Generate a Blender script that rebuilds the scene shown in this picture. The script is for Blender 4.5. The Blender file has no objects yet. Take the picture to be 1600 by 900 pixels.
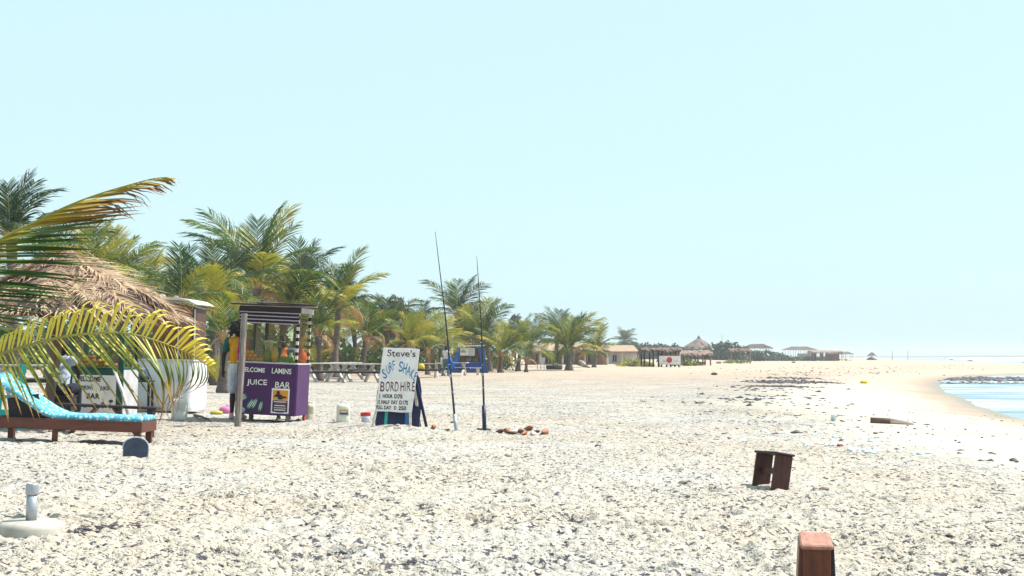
import bpy, bmesh, math, random
import numpy as np
from mathutils import Vector, Matrix, Euler, noise as mnoise

scene = bpy.context.scene
COL = scene.collection
rnd = random.Random(7)
R = math.radians

# ------------------------------------------------------------------ camera
CAM_H = 1.15
FPX = 2100.0
PITCH = math.atan(107.0 / FPX)
cam_data = bpy.data.cameras.new("camera")
cam_data.sensor_width = 36.0
cam_data.lens = 36.0 * FPX / 1600.0
cam_data.clip_start = 0.05
cam_data.clip_end = 9000.0
cam = bpy.data.objects.new("camera", cam_data)
cam.location = (0, 0, CAM_H)
cam.rotation_euler = (R(90) + PITCH, 0, 0)
COL.objects.link(cam)
scene.camera = cam

# ------------------------------------------------------------------ sky, sun, exposure
SUN_AZ, SUN_EL = R(72), R(56)
world = bpy.data.worlds.new("World")
scene.world = world
world.use_nodes = True
wn = world.node_tree
wn.nodes.clear()
w_out = wn.nodes.new("ShaderNodeOutputWorld")
w_bg = wn.nodes.new("ShaderNodeBackground")
w_sky = wn.nodes.new("ShaderNodeTexSky")
w_sky.sky_type = 'NISHITA'
w_sky.sun_disc = False
w_sky.sun_elevation = SUN_EL
w_sky.sun_rotation = SUN_AZ
w_sky.altitude = 0
w_sky.air_density = 1.0
w_sky.dust_density = 2.0
w_sky.ozone_density = 1.5
w_mix = wn.nodes.new("ShaderNodeMix")          # dusty, milky coastal sky
w_mix.data_type = 'RGBA'
w_mix.inputs[0].default_value = 0.74
w_mix.inputs[7].default_value = (6.35, 8.9, 9.35, 1)
wn.links.new(w_sky.outputs[0], w_mix.inputs[6])
wn.links.new(w_mix.outputs[2], w_bg.inputs[0])
w_bg.inputs[1].default_value = 0.076
wn.links.new(w_bg.outputs[0], w_out.inputs[0])

SUN_DIR = Vector((math.cos(SUN_EL) * math.sin(SUN_AZ), math.cos(SUN_EL) * math.cos(SUN_AZ), math.sin(SUN_EL)))
sun_data = bpy.data.lights.new("sun", 'SUN')
sun_data.energy = 5.0
sun_data.angle = R(0.5)
sun_data.color = (1.0, 0.955, 0.88)
sun = bpy.data.objects.new("sun", sun_data)
sun.rotation_euler = SUN_DIR.to_track_quat('Z', 'Y').to_euler()
sun.location = (30, 10, 60)
COL.objects.link(sun)

scene.view_settings.view_transform = 'Standard'
scene.view_settings.look = 'None'
scene.view_settings.gamma = 1.0
scene.view_settings.exposure = 0.74
scene.cycles.max_bounces = 7
scene.cycles.transparent_max_bounces = 12
scene.cycles.volume_bounces = 0
scene.cycles.caustics_reflective = False
scene.cycles.caustics_refractive = False

# ------------------------------------------------------------------ helpers: geometry of the place
def ray(px, py):
    u = (px - 800.0) / FPX
    v = (450.0 - py) / FPX
    return Vector((u, math.cos(PITCH) - v * math.sin(PITCH), math.sin(PITCH) + v * math.cos(PITCH)))

def P(px, py, Y):
    d = ray(px, py)
    return Vector((0, 0, CAM_H)) + d * (Y / d.y)

_perm = np.random.RandomState(11).permutation(4096)
def pn(x, y, seed=0):
    """gradient noise, vectorised, about -0.7..0.7"""
    x = np.asarray(x, float) + seed * 37.17
    y = np.asarray(y, float) - seed * 19.71
    xi = np.floor(x).astype(np.int64); yi = np.floor(y).astype(np.int64)
    xf = x - xi; yf = y - yi
    def g(ix, iy, dx, dy):
        h = _perm[(_perm[ix & 4095] + iy) & 4095]
        a = h * (2 * math.pi / 4096)
        return np.cos(a) * dx + np.sin(a) * dy
    u = xf * xf * xf * (xf * (xf * 6 - 15) + 10); v = yf * yf * yf * (yf * (yf * 6 - 15) + 10)
    a = g(xi, yi, xf, yf); b = g(xi + 1, yi, xf - 1, yf)
    c = g(xi, yi + 1, xf, yf - 1); d = g(xi + 1, yi + 1, xf - 1, yf - 1)
    return (a + u * (b - a)) + v * ((c + u * (d - c)) - (a + u * (b - a)))

def sstep(a, b, x):
    t = np.clip((np.asarray(x, float) - a) / (b - a), 0, 1)
    return t * t * (3 - 2 * t)

WL = -0.35                                    # water level
POOL = [(12.5, 33), (14.2, 40), (17.2, 51.6), (21.8, 68), (25.6, 80), (29.5, 90), (34.5, 100), (40, 108), (50, 118),
        (80, 130), (240, 150), (240, -80), (10.6, -80), (10.8, 0), (11.3, 20)]
SEA = [(240, 150), (120, 185), (92, 226), (112, 330), (165, 560), (270, 1050), (640, 3600), (6000, 3600), (6000, -80), (240, -80)]

def poly_sd(poly, x, y):
    """signed distance, negative inside"""
    d2 = np.full(x.shape, 1e18); inside = np.zeros(x.shape, bool)
    n = len(poly)
    for i in range(n):
        ax, ay = poly[i]; bx, by = poly[(i + 1) % n]
        ex, ey = bx - ax, by - ay
        wx, wy = x - ax, y - ay
        t = np.clip((wx * ex + wy * ey) / (ex * ex + ey * ey), 0, 1)
        d2 = np.minimum(d2, (wx - t * ex) ** 2 + (wy - t * ey) ** 2)
        c = ((ay > y) != (by > y))
        with np.errstate(divide='ignore', invalid='ignore'):
            xin = (bx - ax) * (y - ay) / (by - ay if by != ay else 1e-9) + ax
        inside ^= c & (x < xin)
    d = np.sqrt(d2)
    return np.where(inside, -d, d)

def gz(x, y):
    """height of the sand"""
    x = np.asarray(x, float); y = np.asarray(y, float)
    sd = np.minimum(poly_sd(POOL, x, y), poly_sd(SEA, x, y))
    shore = np.where(sd > 0, 0.38 * (1 - np.exp(-np.maximum(sd, 0) / 3.6)), np.maximum(0.10 * sd, -1.2))
    z = WL - 0.02 + shore
    sp = np.log1p(np.exp(np.clip((-x - 4.9) * 2.0, -30, 30))) / 2.0
    z = z + 0.45 * np.tanh(0.036 * sp / 0.45)
    z = z + (0.035 * pn(x * 0.22, y * 0.14, 13) + 0.02 * pn(x * 0.7, y * 0.45, 14)) * sstep(30, 45, y) * (1 - sstep(4, 9, np.abs(sd)))
    inland = 20 + (y - 90) * 0.21 - x
    z = z + 0.50 * sstep(92, 190, y) * sstep(0, 28, inland)
    z = z + 0.05 * pn(x * 0.12, y * 0.12, 3) * sstep(0, 10, sd)
    return z

def gz1(x, y):
    return float(gz(np.array([x]), np.array([y]))[0])

_ys = np.geomspace(3.0, 1400.0, 6000)
def G(px, py):
    """point of the sand seen at a pixel of the photograph"""
    d = ray(px, py)
    xs = d.x / d.y * _ys; zs = CAM_H + d.z / d.y * _ys
    hit = np.nonzero(gz(xs, _ys) >= zs)[0]
    i = int(hit[0]) if len(hit) else len(_ys) - 1
    return Vector((xs[i], _ys[i], gz1(xs[i], _ys[i])))

# ------------------------------------------------------------------ helpers: materials
MATS = {}
def _nt(name):
    m = bpy.data.materials.new(name); m.use_nodes = True
    nt = m.node_tree
    return m, nt, nt.nodes["Principled BSDF"]

def _ramp(nt, fac, stops, interp='LINEAR'):
    r = nt.nodes.new("ShaderNodeValToRGB")
    r.color_ramp.interpolation = interp
    el = r.color_ramp.elements
    while len(el) < len(stops): el.new(0.5)
    for e, (p, c) in zip(el, stops):
        e.position = p; e.color = (c[0], c[1], c[2], 1)
    nt.links.new(fac, r.inputs[0])
    return r

def M(name, c1, c2=None, scale=6.0, stretch=(1, 1, 1), rough=0.75, bump=0.25, spec=0.3, metal=0.0, detail=6.0, dist=0.01, rand=0.0):
    """plain weathered surface: two colours mixed by noise, with fine relief"""
    if name in MATS: return MATS[name]
    m, nt, b = _nt(name)
    if c2 is None: c2 = tuple(x * 0.68 for x in c1)
    tc = nt.nodes.new("ShaderNodeTexCoord")
    mp = nt.nodes.new("ShaderNodeMapping"); mp.inputs[3].default_value = stretch
    nt.links.new(tc.outputs["Object"], mp.inputs[0])
    nz = nt.nodes.new("ShaderNodeTexNoise"); nz.inputs["Scale"].default_value = scale; nz.inputs["Detail"].default_value = detail
    nz.inputs["Roughness"].default_value = 0.62
    nt.links.new(mp.outputs[0], nz.inputs[0])
    r = _ramp(nt, nz.outputs[0], [(0.3, c2), (0.62, c1)])
    out = r.outputs[0]
    if rand > 0:
        oi = nt.nodes.new("ShaderNodeObjectInfo")
        hs = nt.nodes.new("ShaderNodeHueSaturation")
        mr = nt.nodes.new("ShaderNodeMapRange")
        mr.inputs[3].default_value = 1 - rand; mr.inputs[4].default_value = 1 + rand
        nt.links.new(oi.outputs["Random"], mr.inputs[0])
        nt.links.new(mr.outputs[0], hs.inputs["Value"]); nt.links.new(out, hs.inputs["Color"])
        out = hs.outputs[0]
    nt.links.new(out, b.inputs["Base Color"])
    b.inputs["Roughness"].default_value = rough
    b.inputs["Specular IOR Level"].default_value = spec
    b.inputs["Metallic"].default_value = metal
    if bump > 0:
        bp = nt.nodes.new("ShaderNodeBump"); bp.inputs["Strength"].default_value = bump; bp.inputs["Distance"].default_value = dist
        nt.links.new(nz.outputs[0], bp.inputs["Height"]); nt.links.new(bp.outputs[0], b.inputs["Normal"])
    MATS[name] = m
    return m

def stripes(name, cols, axis, period, offset=0.0, rough=0.8, wob=0.0):
    """bands of paint or weave along an object axis; cols = [(share, colour)...]"""
    m, nt, b = _nt(name)
    tc = nt.nodes.new("ShaderNodeTexCoord"); sx = nt.nodes.new("ShaderNodeSeparateXYZ")
    nt.links.new(tc.outputs["Object"], sx.inputs[0])
    src = sx.outputs[axis]
    if wob:
        nz = nt.nodes.new("ShaderNodeTexNoise"); nz.inputs["Scale"].default_value = 7
        nt.links.new(tc.outputs["Object"], nz.inputs[0])
        ma = nt.nodes.new("ShaderNodeMath"); ma.operation = 'MULTIPLY_ADD'; ma.inputs[1].default_value = wob
        nt.links.new(nz.outputs[0], ma.inputs[0]); nt.links.new(src, ma.inputs[2]); src = ma.outputs[0]
    a = nt.nodes.new("ShaderNodeMath"); a.operation = 'ADD'; a.inputs[1].default_value = offset
    nt.links.new(src, a.inputs[0])
    d = nt.nodes.new("ShaderNodeMath"); d.operation = 'DIVIDE'; d.inputs[1].default_value = period
    nt.links.new(a.outputs[0], d.inputs[0])
    f = nt.nodes.new("ShaderNodeMath"); f.operation = 'FRACT'
    nt.links.new(d.outputs[0], f.inputs[0])
    stops = []; p = 0.0
    for share, c in cols:
        stops.append((p, c)); p += share
    r = _ramp(nt, f.outputs[0], stops, 'CONSTANT')
    nt.links.new(r.outputs[0], b.inputs["Base Color"])
    b.inputs["Roughness"].default_value = rough
    b.inputs["Specular IOR Level"].default_value = 0.25
    return m

def leaf_mat(name, stops, trans=0.4, scale=1.2, attr=None, rough=0.45):
    """leaf: colour by object random and noise (or by the place along the leaflet), lit through"""
    m, nt, b = _nt(name)
    tc = nt.nodes.new("ShaderNodeTexCoord")
    nz = nt.nodes.new("ShaderNodeTexNoise"); nz.inputs["Scale"].default_value = scale; nz.inputs["Detail"].default_value = 3
    nt.links.new(tc.outputs["Object"], nz.inputs[0])
    if attr:
        at = nt.nodes.new("ShaderNodeAttribute"); at.attribute_name = attr
        ad = nt.nodes.new("ShaderNodeMath"); ad.operation = 'MULTIPLY_ADD'; ad.inputs[1].default_value = 0.24
        sb = nt.nodes.new("ShaderNodeMath"); sb.operation = 'SUBTRACT'; sb.inputs[1].default_value = 0.12
        nt.links.new(nz.outputs[0], ad.inputs[0]); nt.links.new(at.outputs["Fac"], ad.inputs[2])
        nt.links.new(ad.outputs[0], sb.inputs[0]); fac = sb.outputs[0]
    else:
        oi = nt.nodes.new("ShaderNodeObjectInfo")
        ad = nt.nodes.new("ShaderNodeMath"); ad.operation = 'MULTIPLY_ADD'; ad.inputs[1].default_value = 0.75
        sb = nt.nodes.new("ShaderNodeMath"); sb.operation = 'MULTIPLY_ADD'; sb.inputs[1].default_value = 0.6; sb.inputs[2].default_value = -0.22
        nt.links.new(nz.outputs[0], ad.inputs[0]); nt.links.new(oi.outputs["Random"], sb.inputs[0])
        nt.links.new(sb.outputs[0], ad.inputs[2]); fac = ad.outputs[0]
    r = _ramp(nt, fac, stops)
    nt.links.new(r.outputs[0], b.inputs["Base Color"])
    b.inputs["Roughness"].default_value = rough
    b.inputs["Specular IOR Level"].default_value = 0.35
    tr = nt.nodes.new("ShaderNodeBsdfTranslucent")
    br = nt.nodes.new("ShaderNodeMix"); br.data_type = 'RGBA'; br.blend_type = 'MULTIPLY'; br.inputs[0].default_value = 1.0
    br.inputs[7].default_value = (1.25, 1.2, 0.6, 1)
    nt.links.new(r.outputs[0], br.inputs[6]); nt.links.new(br.outputs[2], tr.inputs[0])
    mx = nt.nodes.new("ShaderNodeMixShader"); mx.inputs[0].default_value = trans
    nt.links.new(b.outputs[0], mx.inputs[1]); nt.links.new(tr.outputs[0], mx.inputs[2])
    nt.links.new(mx.outputs[0], nt.nodes["Material Output"].inputs[0])
    MATS[name] = m
    return m

def glass_mat(name, tint, gloss=0.12, veil=0.1, veil_col=(0.6, 0.55, 0.35)):
    """thin dusty pane: mostly clear, a little mirror, a little dust"""
    m, nt, b = _nt(name)
    nt.nodes.remove(b)
    t = nt.nodes.new("ShaderNodeBsdfTransparent"); t.inputs[0].default_value = (*tint, 1)
    g = nt.nodes.new("ShaderNodeBsdfGlossy"); g.inputs["Roughness"].default_value = 0.08
    d = nt.nodes.new("ShaderNodeBsdfDiffuse"); d.inputs[0].default_value = (*veil_col, 1)
    m1 = nt.nodes.new("ShaderNodeMixShader"); m1.inputs[0].default_value = gloss
    m2 = nt.nodes.new("ShaderNodeMixShader"); m2.inputs[0].default_value = veil
    nt.links.new(t.outputs[0], m1.inputs[1]); nt.links.new(g.outputs[0], m1.inputs[2])
    nt.links.new(m1.outputs[0], m2.inputs[1]); nt.links.new(d.outputs[0], m2.inputs[2])
    nt.links.new(m2.outputs[0], nt.nodes["Material Output"].inputs[0])
    return m

# ------------------------------------------------------------------ helpers: objects
def tag(o, label=None, cat=None, group=None, kind=None):
    if label: o["label"] = label
    if cat: o["category"] = cat
    if group: o["group"] = group
    if kind: o["kind"] = kind
    return o

def link(o, parent=None):
    COL.objects.link(o)
    if parent is not None: o.parent = parent
    return o

def empty(name, loc, label, cat, rz=0.0, roll=0.0, pitch=0.0, group=None):
    o = bpy.data.objects.new(name, None)
    o.empty_display_size = 0.2
    o.location = loc
    o.rotation_euler = (Matrix.Rotation(roll, 4, 'Y') @ Matrix.Rotation(pitch, 4, 'X') @ Matrix.Rotation(rz, 4, 'Z')).to_euler()
    link(o)
    return tag(o, label, cat, group)

def obj(name, mesh, parent=None, loc=None, rot=None):
    o = bpy.data.objects.new(name, mesh)
    if loc is not None: o.location = loc
    if rot is not None: o.rotation_euler = rot
    return link(o, parent)

def copy_tree(o, parent=None):
    c = o.copy(); COL.objects.link(c); c.parent = parent
    for ch in list(o.children): copy_tree(ch, c)
    return c

class MB:
    def __init__(s): s.v = []; s.f = []; s.m = []; s.attr = []
    def add(s, vs, fs, mi=0):
        n = len(s.v); s.v += [tuple(v) for v in vs]
        s.f += [tuple(i + n for i in f) for f in fs]; s.m += [mi] * len(fs)
        return s
    def box(s, c, d, rot=None, mi=0, taper=1.0):
        hx, hy, hz = d[0] / 2, d[1] / 2, d[2] / 2
        vs = [Vector((x * hx * (taper if z > 0 else 1), y * hy * (taper if z > 0 else 1), z * hz)) for z in (-1, 1) for y in (-1, 1) for x in (-1, 1)]
        if rot is not None:
            rm = rot.to_3x3() if isinstance(rot, Matrix) else Euler(rot).to_matrix()
            vs = [rm @ v for v in vs]
        c = Vector(c)
        return s.add([v + c for v in vs], [(0, 2, 3, 1), (4, 5, 7, 6), (0, 1, 5, 4), (2, 6, 7, 3), (0, 4, 6, 2), (1, 3, 7, 5)], mi)
    def beam(s, a, b, w, h, mi=0):
        """square bar from a to b"""
        a, b = Vector(a), Vector(b); d = b - a
        q = d.to_track_quat('Z', 'Y').to_matrix()
        return s.box((a + b) / 2, (w, h, d.length), q.to_4x4(), mi)
    def tube(s, pts, rad, n=8, mi=0, cap=True):
        pts = [Vector(p) for p in pts]
        if not hasattr(rad, '__len__'): rad = [rad] * len(pts)
        vs = []; fs = []
        up = None
        for i, p in enumerate(pts):
            t = (pts[min(i + 1, len(pts) - 1)] - pts[max(i - 1, 0)])
            t.normalize()
            if up is None: up = t.orthogonal().normalized()
            up = (up - t * up.dot(t)).normalized()
            w = t.cross(up)
            for k in range(n):
                a = 2 * math.pi * k / n
                vs.append(p + (up * math.cos(a) + w * math.sin(a)) * rad[i])
        for i in range(len(pts) - 1):
            for k in range(n):
                k2 = (k + 1) % n
                fs.append((i * n + k, i * n + k2, (i + 1) * n + k2, (i + 1) * n + k))
        if cap:
            fs.append(tuple(range(n - 1, -1, -1))); fs.append(tuple((len(pts) - 1) * n + k for k in range(n)))
        return s.add(vs, fs, mi)
    def lathe(s, prof, c=(0, 0, 0), n=20, mi=0, sq=None):
        """prof = [(r, z)...]; sq squashes (x, y)"""
        c = Vector(c); vs = []; fs = []
        sx, sy = sq or (1, 1)
        for r, z in prof:
            for k in range(n):
                a = 2 * math.pi * k / n
                vs.append(c + Vector((r * math.cos(a) * sx, r * math.sin(a) * sy, z)))
        for i in range(len(prof) - 1):
            for k in range(n):
                k2 = (k + 1) % n
                fs.append((i * n + k, i * n + k2, (i + 1) * n + k2, (i + 1) * n + k))
        fs.append(tuple(range(n - 1, -1, -1))); fs.append(tuple((len(prof) - 1) * n + k for k in range(n)))
        return s.add(vs, fs, mi)
    def ball(s, c, r, n=12, mi=0, rot=None):
        if not hasattr(r, '__len__'): r = (r, r, r)
        m = n // 2; vs = []; fs = []
        c = Vector(c)
        for i in range(m + 1):
            th = math.pi * i / m
            for k in range(n):
                a = 2 * math.pi * k / n
                v = Vector((r[0] * math.sin(th) * math.cos(a), r[1] * math.sin(th) * math.sin(a), r[2] * math.cos(th)))
                if rot is not None: v = rot @ v
                vs.append(c + v)
        for i in range(m):
            for k in range(n):
                k2 = (k + 1) % n
                fs.append((i * n + k, (i + 1) * n + k, (i + 1) * n + k2, i * n + k2))
        return s.add(vs, fs, mi)
    def prism(s, poly, y0, y1, mi=0):
        """outline in x,z extruded from y0 to y1"""
        n = len(poly)
        vs = [(x, y0, z) for x, z in poly] + [(x, y1, z) for x, z in poly]
        fs = [tuple(range(n)), tuple(range(2 * n - 1, n - 1, -1))]
        for i in range(n):
            j = (i + 1) % n
            fs.append((i, i + n, j + n, j))
        return s.add(vs, fs, mi)
    def mesh(s, name, mats, smooth=False, bev=0.0, weld=False):
        me = bpy.data.meshes.new(name)
        me.from_pydata(s.v, [], s.f)
        if not isinstance(mats, (list, tuple)): mats = [mats]
        for m in mats: me.materials.append(m)
        if len(mats) > 1: me.polygons.foreach_set("material_index", s.m)
        bm = bmesh.new(); bm.from_mesh(me)
        if weld: bmesh.ops.remove_doubles(bm, verts=bm.verts, dist=1e-5)
        bmesh.ops.recalc_face_normals(bm, faces=bm.faces)
        if bev:
            es = [e for e in bm.edges if len(e.link_faces) == 2 and e.calc_face_angle(0) > 0.6]
            bmesh.ops.bevel(bm, geom=es, offset=bev, segments=1, affect='EDGES', clamp_overlap=True)
        bm.to_mesh(me); bm.free()
        if smooth: me.polygons.foreach_set("use_smooth", [True] * len(me.polygons))
        if s.attr and len(s.attr) == len(me.vertices):
            a = me.attributes.new("along", 'FLOAT', 'POINT'); a.data.foreach_set("value", s.attr)
        return me
    def build(s, name, mats, parent=None, smooth=False, bev=0.0, loc=None, rot=None, weld=False):
        return obj(name, s.mesh(name, mats, smooth, bev, weld), parent, loc, rot)

def raw_mesh(name, V, F, mats, mi=None, smooth=False):
    """numpy arrays straight to a mesh; F is (n, 3) or (n, 4)"""
    V = np.asarray(V, np.float32); F = np.asarray(F, np.int32)
    me = bpy.data.meshes.new(name)
    me.vertices.add(len(V)); me.vertices.foreach_set("co", V.ravel())
    k = F.shape[1]
    me.loops.add(F.size); me.loops.foreach_set("vertex_index", F.ravel())
    me.polygons.add(len(F)); me.polygons.foreach_set("loop_start", np.arange(0, F.size, k, dtype=np.int32))
    for m in (mats if isinstance(mats, (list, tuple)) else [mats]): me.materials.append(m)
    if mi is not None: me.polygons.foreach_set("material_index", np.asarray(mi, np.int32))
    if smooth: me.polygons.foreach_set("use_smooth", np.ones(len(F), bool))
    me.update(calc_edges=True)
    return me

def text(name, body, size, mat, parent, loc, rot=(R(90), 0, 0), ext=0.0012, shear=0.0, bold=0.0, sx=1.0, align='LEFT', space=1.0):
    cu = bpy.data.curves.new(name, 'FONT')
    cu.body = body; cu.size = size; cu.extrude = ext; cu.shear = shear; cu.offset = bold
    cu.align_x = align; cu.space_character = space; cu.resolution_u = 3
    t = bpy.data.objects.new(name, cu)
    me = bpy.data.meshes.new_from_object(t)
    bpy.data.objects.remove(t); bpy.data.curves.remove(cu)
    me.materials.clear(); me.materials.append(mat)
    o = obj(name, me, parent, loc, rot)
    o.scale = (sx, 1, 1)
    return o

def fit(body, mat, parent, x0, x1, z0, z1, y, rot=0.0, bold=0.003, ext=0.001):
    """lettering scaled to fill a box on a panel facing -y"""
    o = text("lettering", body, 1.0, mat, parent, (0, 0, 0), ext=ext, bold=bold / max(z1 - z0, .01) * .72)
    co = np.empty(len(o.data.vertices) * 3, np.float32); o.data.vertices.foreach_get("co", co); co = co.reshape(-1, 3)
    q = co[:, :2] * 3.1 + (sum(map(ord, body)) % 97, x0 * 50)      # the unsteady hand of the painter
    co[:, 0] += 0.075 * pn(q[:, 0], q[:, 1], 1); co[:, 1] += 0.075 * pn(q[:, 0], q[:, 1], 2)
    lo, hi = co.min(0), co.max(0)
    co[:, 0] = (co[:, 0] - (lo[0] + hi[0]) / 2) / (hi[0] - lo[0]) * (x1 - x0)
    co[:, 1] = (co[:, 1] - (lo[1] + hi[1]) / 2) / (hi[1] - lo[1]) * (z1 - z0)
    o.data.vertices.foreach_set("co", co.ravel()); o.data.update()
    o.location = ((x0 + x1) / 2, y, (z0 + z1) / 2); o.rotation_euler = (R(90), rot, 0)
    return o

# ------------------------------------------------------------------ the setting: sand, water, air
def sand_material():
    m, nt, b = _nt("sand")
    ge = nt.nodes.new("ShaderNodeNewGeometry")
    pos = ge.outputs["Position"]
    def nz(scale, detail=4.0, rough=0.6, src=pos):
        n = nt.nodes.new("ShaderNodeTexNoise"); n.inputs["Scale"].default_value = scale
        n.inputs["Detail"].default_value = detail; n.inputs["Roughness"].default_value = rough
        nt.links.new(src, n.inputs[0]); return n.outputs[0]
    def math_(op, a, b_=None, clamp=False):
        n = nt.nodes.new("ShaderNodeMath"); n.operation = op; n.use_clamp = clamp
        for i, x in enumerate((a, b_)):
            if x is None: continue
            if isinstance(x, (int, float)): n.inputs[i].default_value = x
            else: nt.links.new(x, n.inputs[i])
        return n.outputs[0]
    def mr(v, a, b_, c=0.0, d=1.0, smooth=True):
        n = nt.nodes.new("ShaderNodeMapRange"); n.interpolation_type = 'SMOOTHSTEP' if smooth else 'LINEAR'
        n.inputs[1].default_value = a; n.inputs[2].default_value = b_; n.inputs[3].default_value = c; n.inputs[4].default_value = d
        nt.links.new(v, n.inputs[0]); return n.outputs[0]
    def mix(f, a, c):
        n = nt.nodes.new("ShaderNodeMix"); n.data_type = 'RGBA'
        if isinstance(f, (int, float)): n.inputs[0].default_value = f
        else: nt.links.new(f, n.inputs[0])
        for i, x in ((6, a), (7, c)):
            if isinstance(x, tuple): n.inputs[i].default_value = (*x, 1)
            else: nt.links.new(x, n.inputs[i])
        return n.outputs[2]
    sx = nt.nodes.new("ShaderNodeSeparateXYZ"); nt.links.new(pos, sx.inputs[0])
    big = nz(0.22, 3)
    base = mix(mr(big, 0.30, 0.72), (0.42, 0.365, 0.295), (0.425, 0.405, 0.38))
    mid = nz(1.7, 4)
    base = mix(mr(mid, 0.56, 0.72, 0, 0.45), base, (0.40, 0.32, 0.23))
    grain = nz(24.0, 3)
    base = mix(mr(grain, 0.35, 0.5, 0.35, 0.0), base, (0.31, 0.26, 0.21))
    # the firmer, warmer sand farther along the beach
    base = mix(mr(sx.outputs[1], 40, 78, 0, 0.85), base, (0.42, 0.325, 0.25))
    # shade among the sand lumps painted as dark flecks, with weed and shell fragments
    s1 = nz(20.0, 2.0, 0.55); s2 = nz(46.0, 1.0, 0.5)
    cover = mr(nz(0.5, 2), 0.3, 0.65, -0.02, 0.03)
    f1 = mr(math_('ADD', s1, cover), 0.592, 0.63)
    f2 = mr(math_('ADD', s2, cover), 0.635, 0.67, 0, 0.9)
    dry = mr(sx.outputs[2], -0.085, -0.035)
    near = mr(sx.outputs[1], 50, 120, 1.0, 0.2)
    f3 = math_('MULTIPLY', mr(math_('ADD', nz(7.5, 2.5, 0.6), cover), 0.575, 0.63, 0, 0.75), mr(sx.outputs[1], 13, 30))
    fleck = math_('MULTIPLY', math_('MULTIPLY', math_('MAXIMUM', math_('MAXIMUM', f1, f2), f3), dry), near)
    base = mix(math_('MULTIPLY', fleck, 0.92), base, (0.042, 0.042, 0.06))
    # damp sand by the water
    damp = mr(math_('ADD', sx.outputs[2], mr(nz(0.6, 3), 0.3, 0.7, -0.05, 0.05)), -0.31, -0.14, 1.0, 0.0)
    base = mix(math_('MULTIPLY', damp, 0.85), base, (0.34, 0.245, 0.185))
    wet = mr(math_('ADD', sx.outputs[2], mr(nz(1.3, 3), 0.3, 0.7, -0.03, 0.03)), -0.37, -0.21, 1.0, 0.0)
    base = mix(math_('MULTIPLY', wet, 0.85), base, (0.185, 0.165, 0.125))
    nt.links.new(base, b.inputs["Base Color"])
    nt.links.new(mr(sx.outputs[2], -0.36, -0.24, 0.3, 0.9), b.inputs["Roughness"])
    b.inputs["Specular IOR Level"].default_value = 0.25
    bp = nt.nodes.new("ShaderNodeBump"); bp.inputs["Strength"].default_value = 0.9; bp.inputs["Distance"].default_value = 0.05
    h = math_('ADD', nz(13.0, 4.0, 0.7), math_('MULTIPLY', nz(3.2, 3), 1.3))
    nt.links.new(math_('MULTIPLY', h, mr(sx.outputs[2], -0.09, -0.03, 0.12, 1.0)), bp.inputs["Height"])
    nt.links.new(bp.outputs[0], b.inputs["Normal"])
    return m
SAND = sand_material()

def lumps(x, y, dy):
    """trodden dry sand; octaves fade out where the sheet is too coarse for them"""
    def fade(f): return np.clip(1.6 - dy * f * 1.9, 0, 1)
    h = 0.030 * pn(x * 0.9, y * 0.9, 1) + 0.036 * pn(x * 2.6, y * 2.6, 2) * fade(2.6)
    a = np.abs(pn(x * 5.2, y * 5.2, 4)); h += (0.05 * (0.30 - a)) * fade(5.2)
    b_ = pn(x * 11.0, y * 11.0, 5); h += 0.042 * np.maximum(b_, -0.1) * fade(11)
    c = pn(x * 21.0, y * 21.0, 6); h += 0.026 * np.maximum(c, -0.15) * fade(21)
    return h

def build_ground():
    AP = -7.0                                  # apex of the fan of rows, behind the viewer
    us = np.concatenate([np.linspace(-6, -0.50, 60)[:-1], np.linspace(-0.50, 0.46, 820), np.linspace(0.46, 6, 60)[1:]])
    y0 = np.linspace(-5.5, 4.0, 60)[:-1]
    k = np.linspace(1 / (4.0 + 2.0), 1 / (120.0 + 2.0), 900)
    y1 = 1 / k - 2.0
    y2 = np.geomspace(120, 2600, 130)[1:]
    ys = np.concatenate([y0, y1, y2])
    U, Yg = np.meshgrid(us, ys)
    dyr = np.gradient(ys)
    DY = np.repeat(dyr[:, None], len(us), 1)
    X = U * (Yg - AP)
    Z = gz(X, Yg)
    amp = 0.12 + 0.88 * sstep(-0.09, -0.03, Z)
    Z = Z + lumps(X, Yg, np.maximum(DY, 0.0012 * (Yg - AP))) * amp
    # trodden paths: heel and toe hollows with a pushed-up rim
    rs = np.random.RandomState(5)
    for tr in range(16):
        y = 1 / rs.uniform(1 / 26, 1 / 6.0); x = rs.uniform(-.36, .30) * y; a = rs.uniform(0, 2 * math.pi)
        for st_ in range(22):
            a += rs.normal(0, .12); x += math.cos(a) * .62; y += math.sin(a) * .62
            if y < 5.5 or y > 34: break
            sg = .10 if st_ % 2 else -.10
            cx, cy = x - math.sin(a) * sg, y + math.cos(a) * sg
            r0, r1 = np.searchsorted(ys, (cy - .3, cy + .3)); u0 = cx / (cy - AP)
            c0, c1 = np.searchsorted(us, (u0 - .04, u0 + .04))
            xx, yy = X[r0:r1, c0:c1] - cx, Yg[r0:r1, c0:c1] - cy
            l, w = xx * math.cos(a) + yy * math.sin(a), -xx * math.sin(a) + yy * math.cos(a)
            e = (l / .15) ** 2 + (w / .075) ** 2
            Z[r0:r1, c0:c1] += (-.050 * np.exp(-e * 1.1) + .022 * np.exp(-(np.sqrt(e) - 1.55) ** 2 * 5)) * amp[r0:r1, c0:c1]
    V = np.stack([X, Yg, Z], -1).reshape(-1, 3)
    nu = len(us); ny = len(ys)
    i = (np.arange(ny - 1)[:, None] * nu + np.arange(nu - 1)[None, :]).ravel()
    F = np.stack([i, i + 1, i + nu + 1, i + nu], -1)
    o = obj("beach", raw_mesh("beach", V, F, SAND, smooth=True))
    tag(o, "pale trodden sand of the beach", None, None, "structure")
build_ground()

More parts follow.
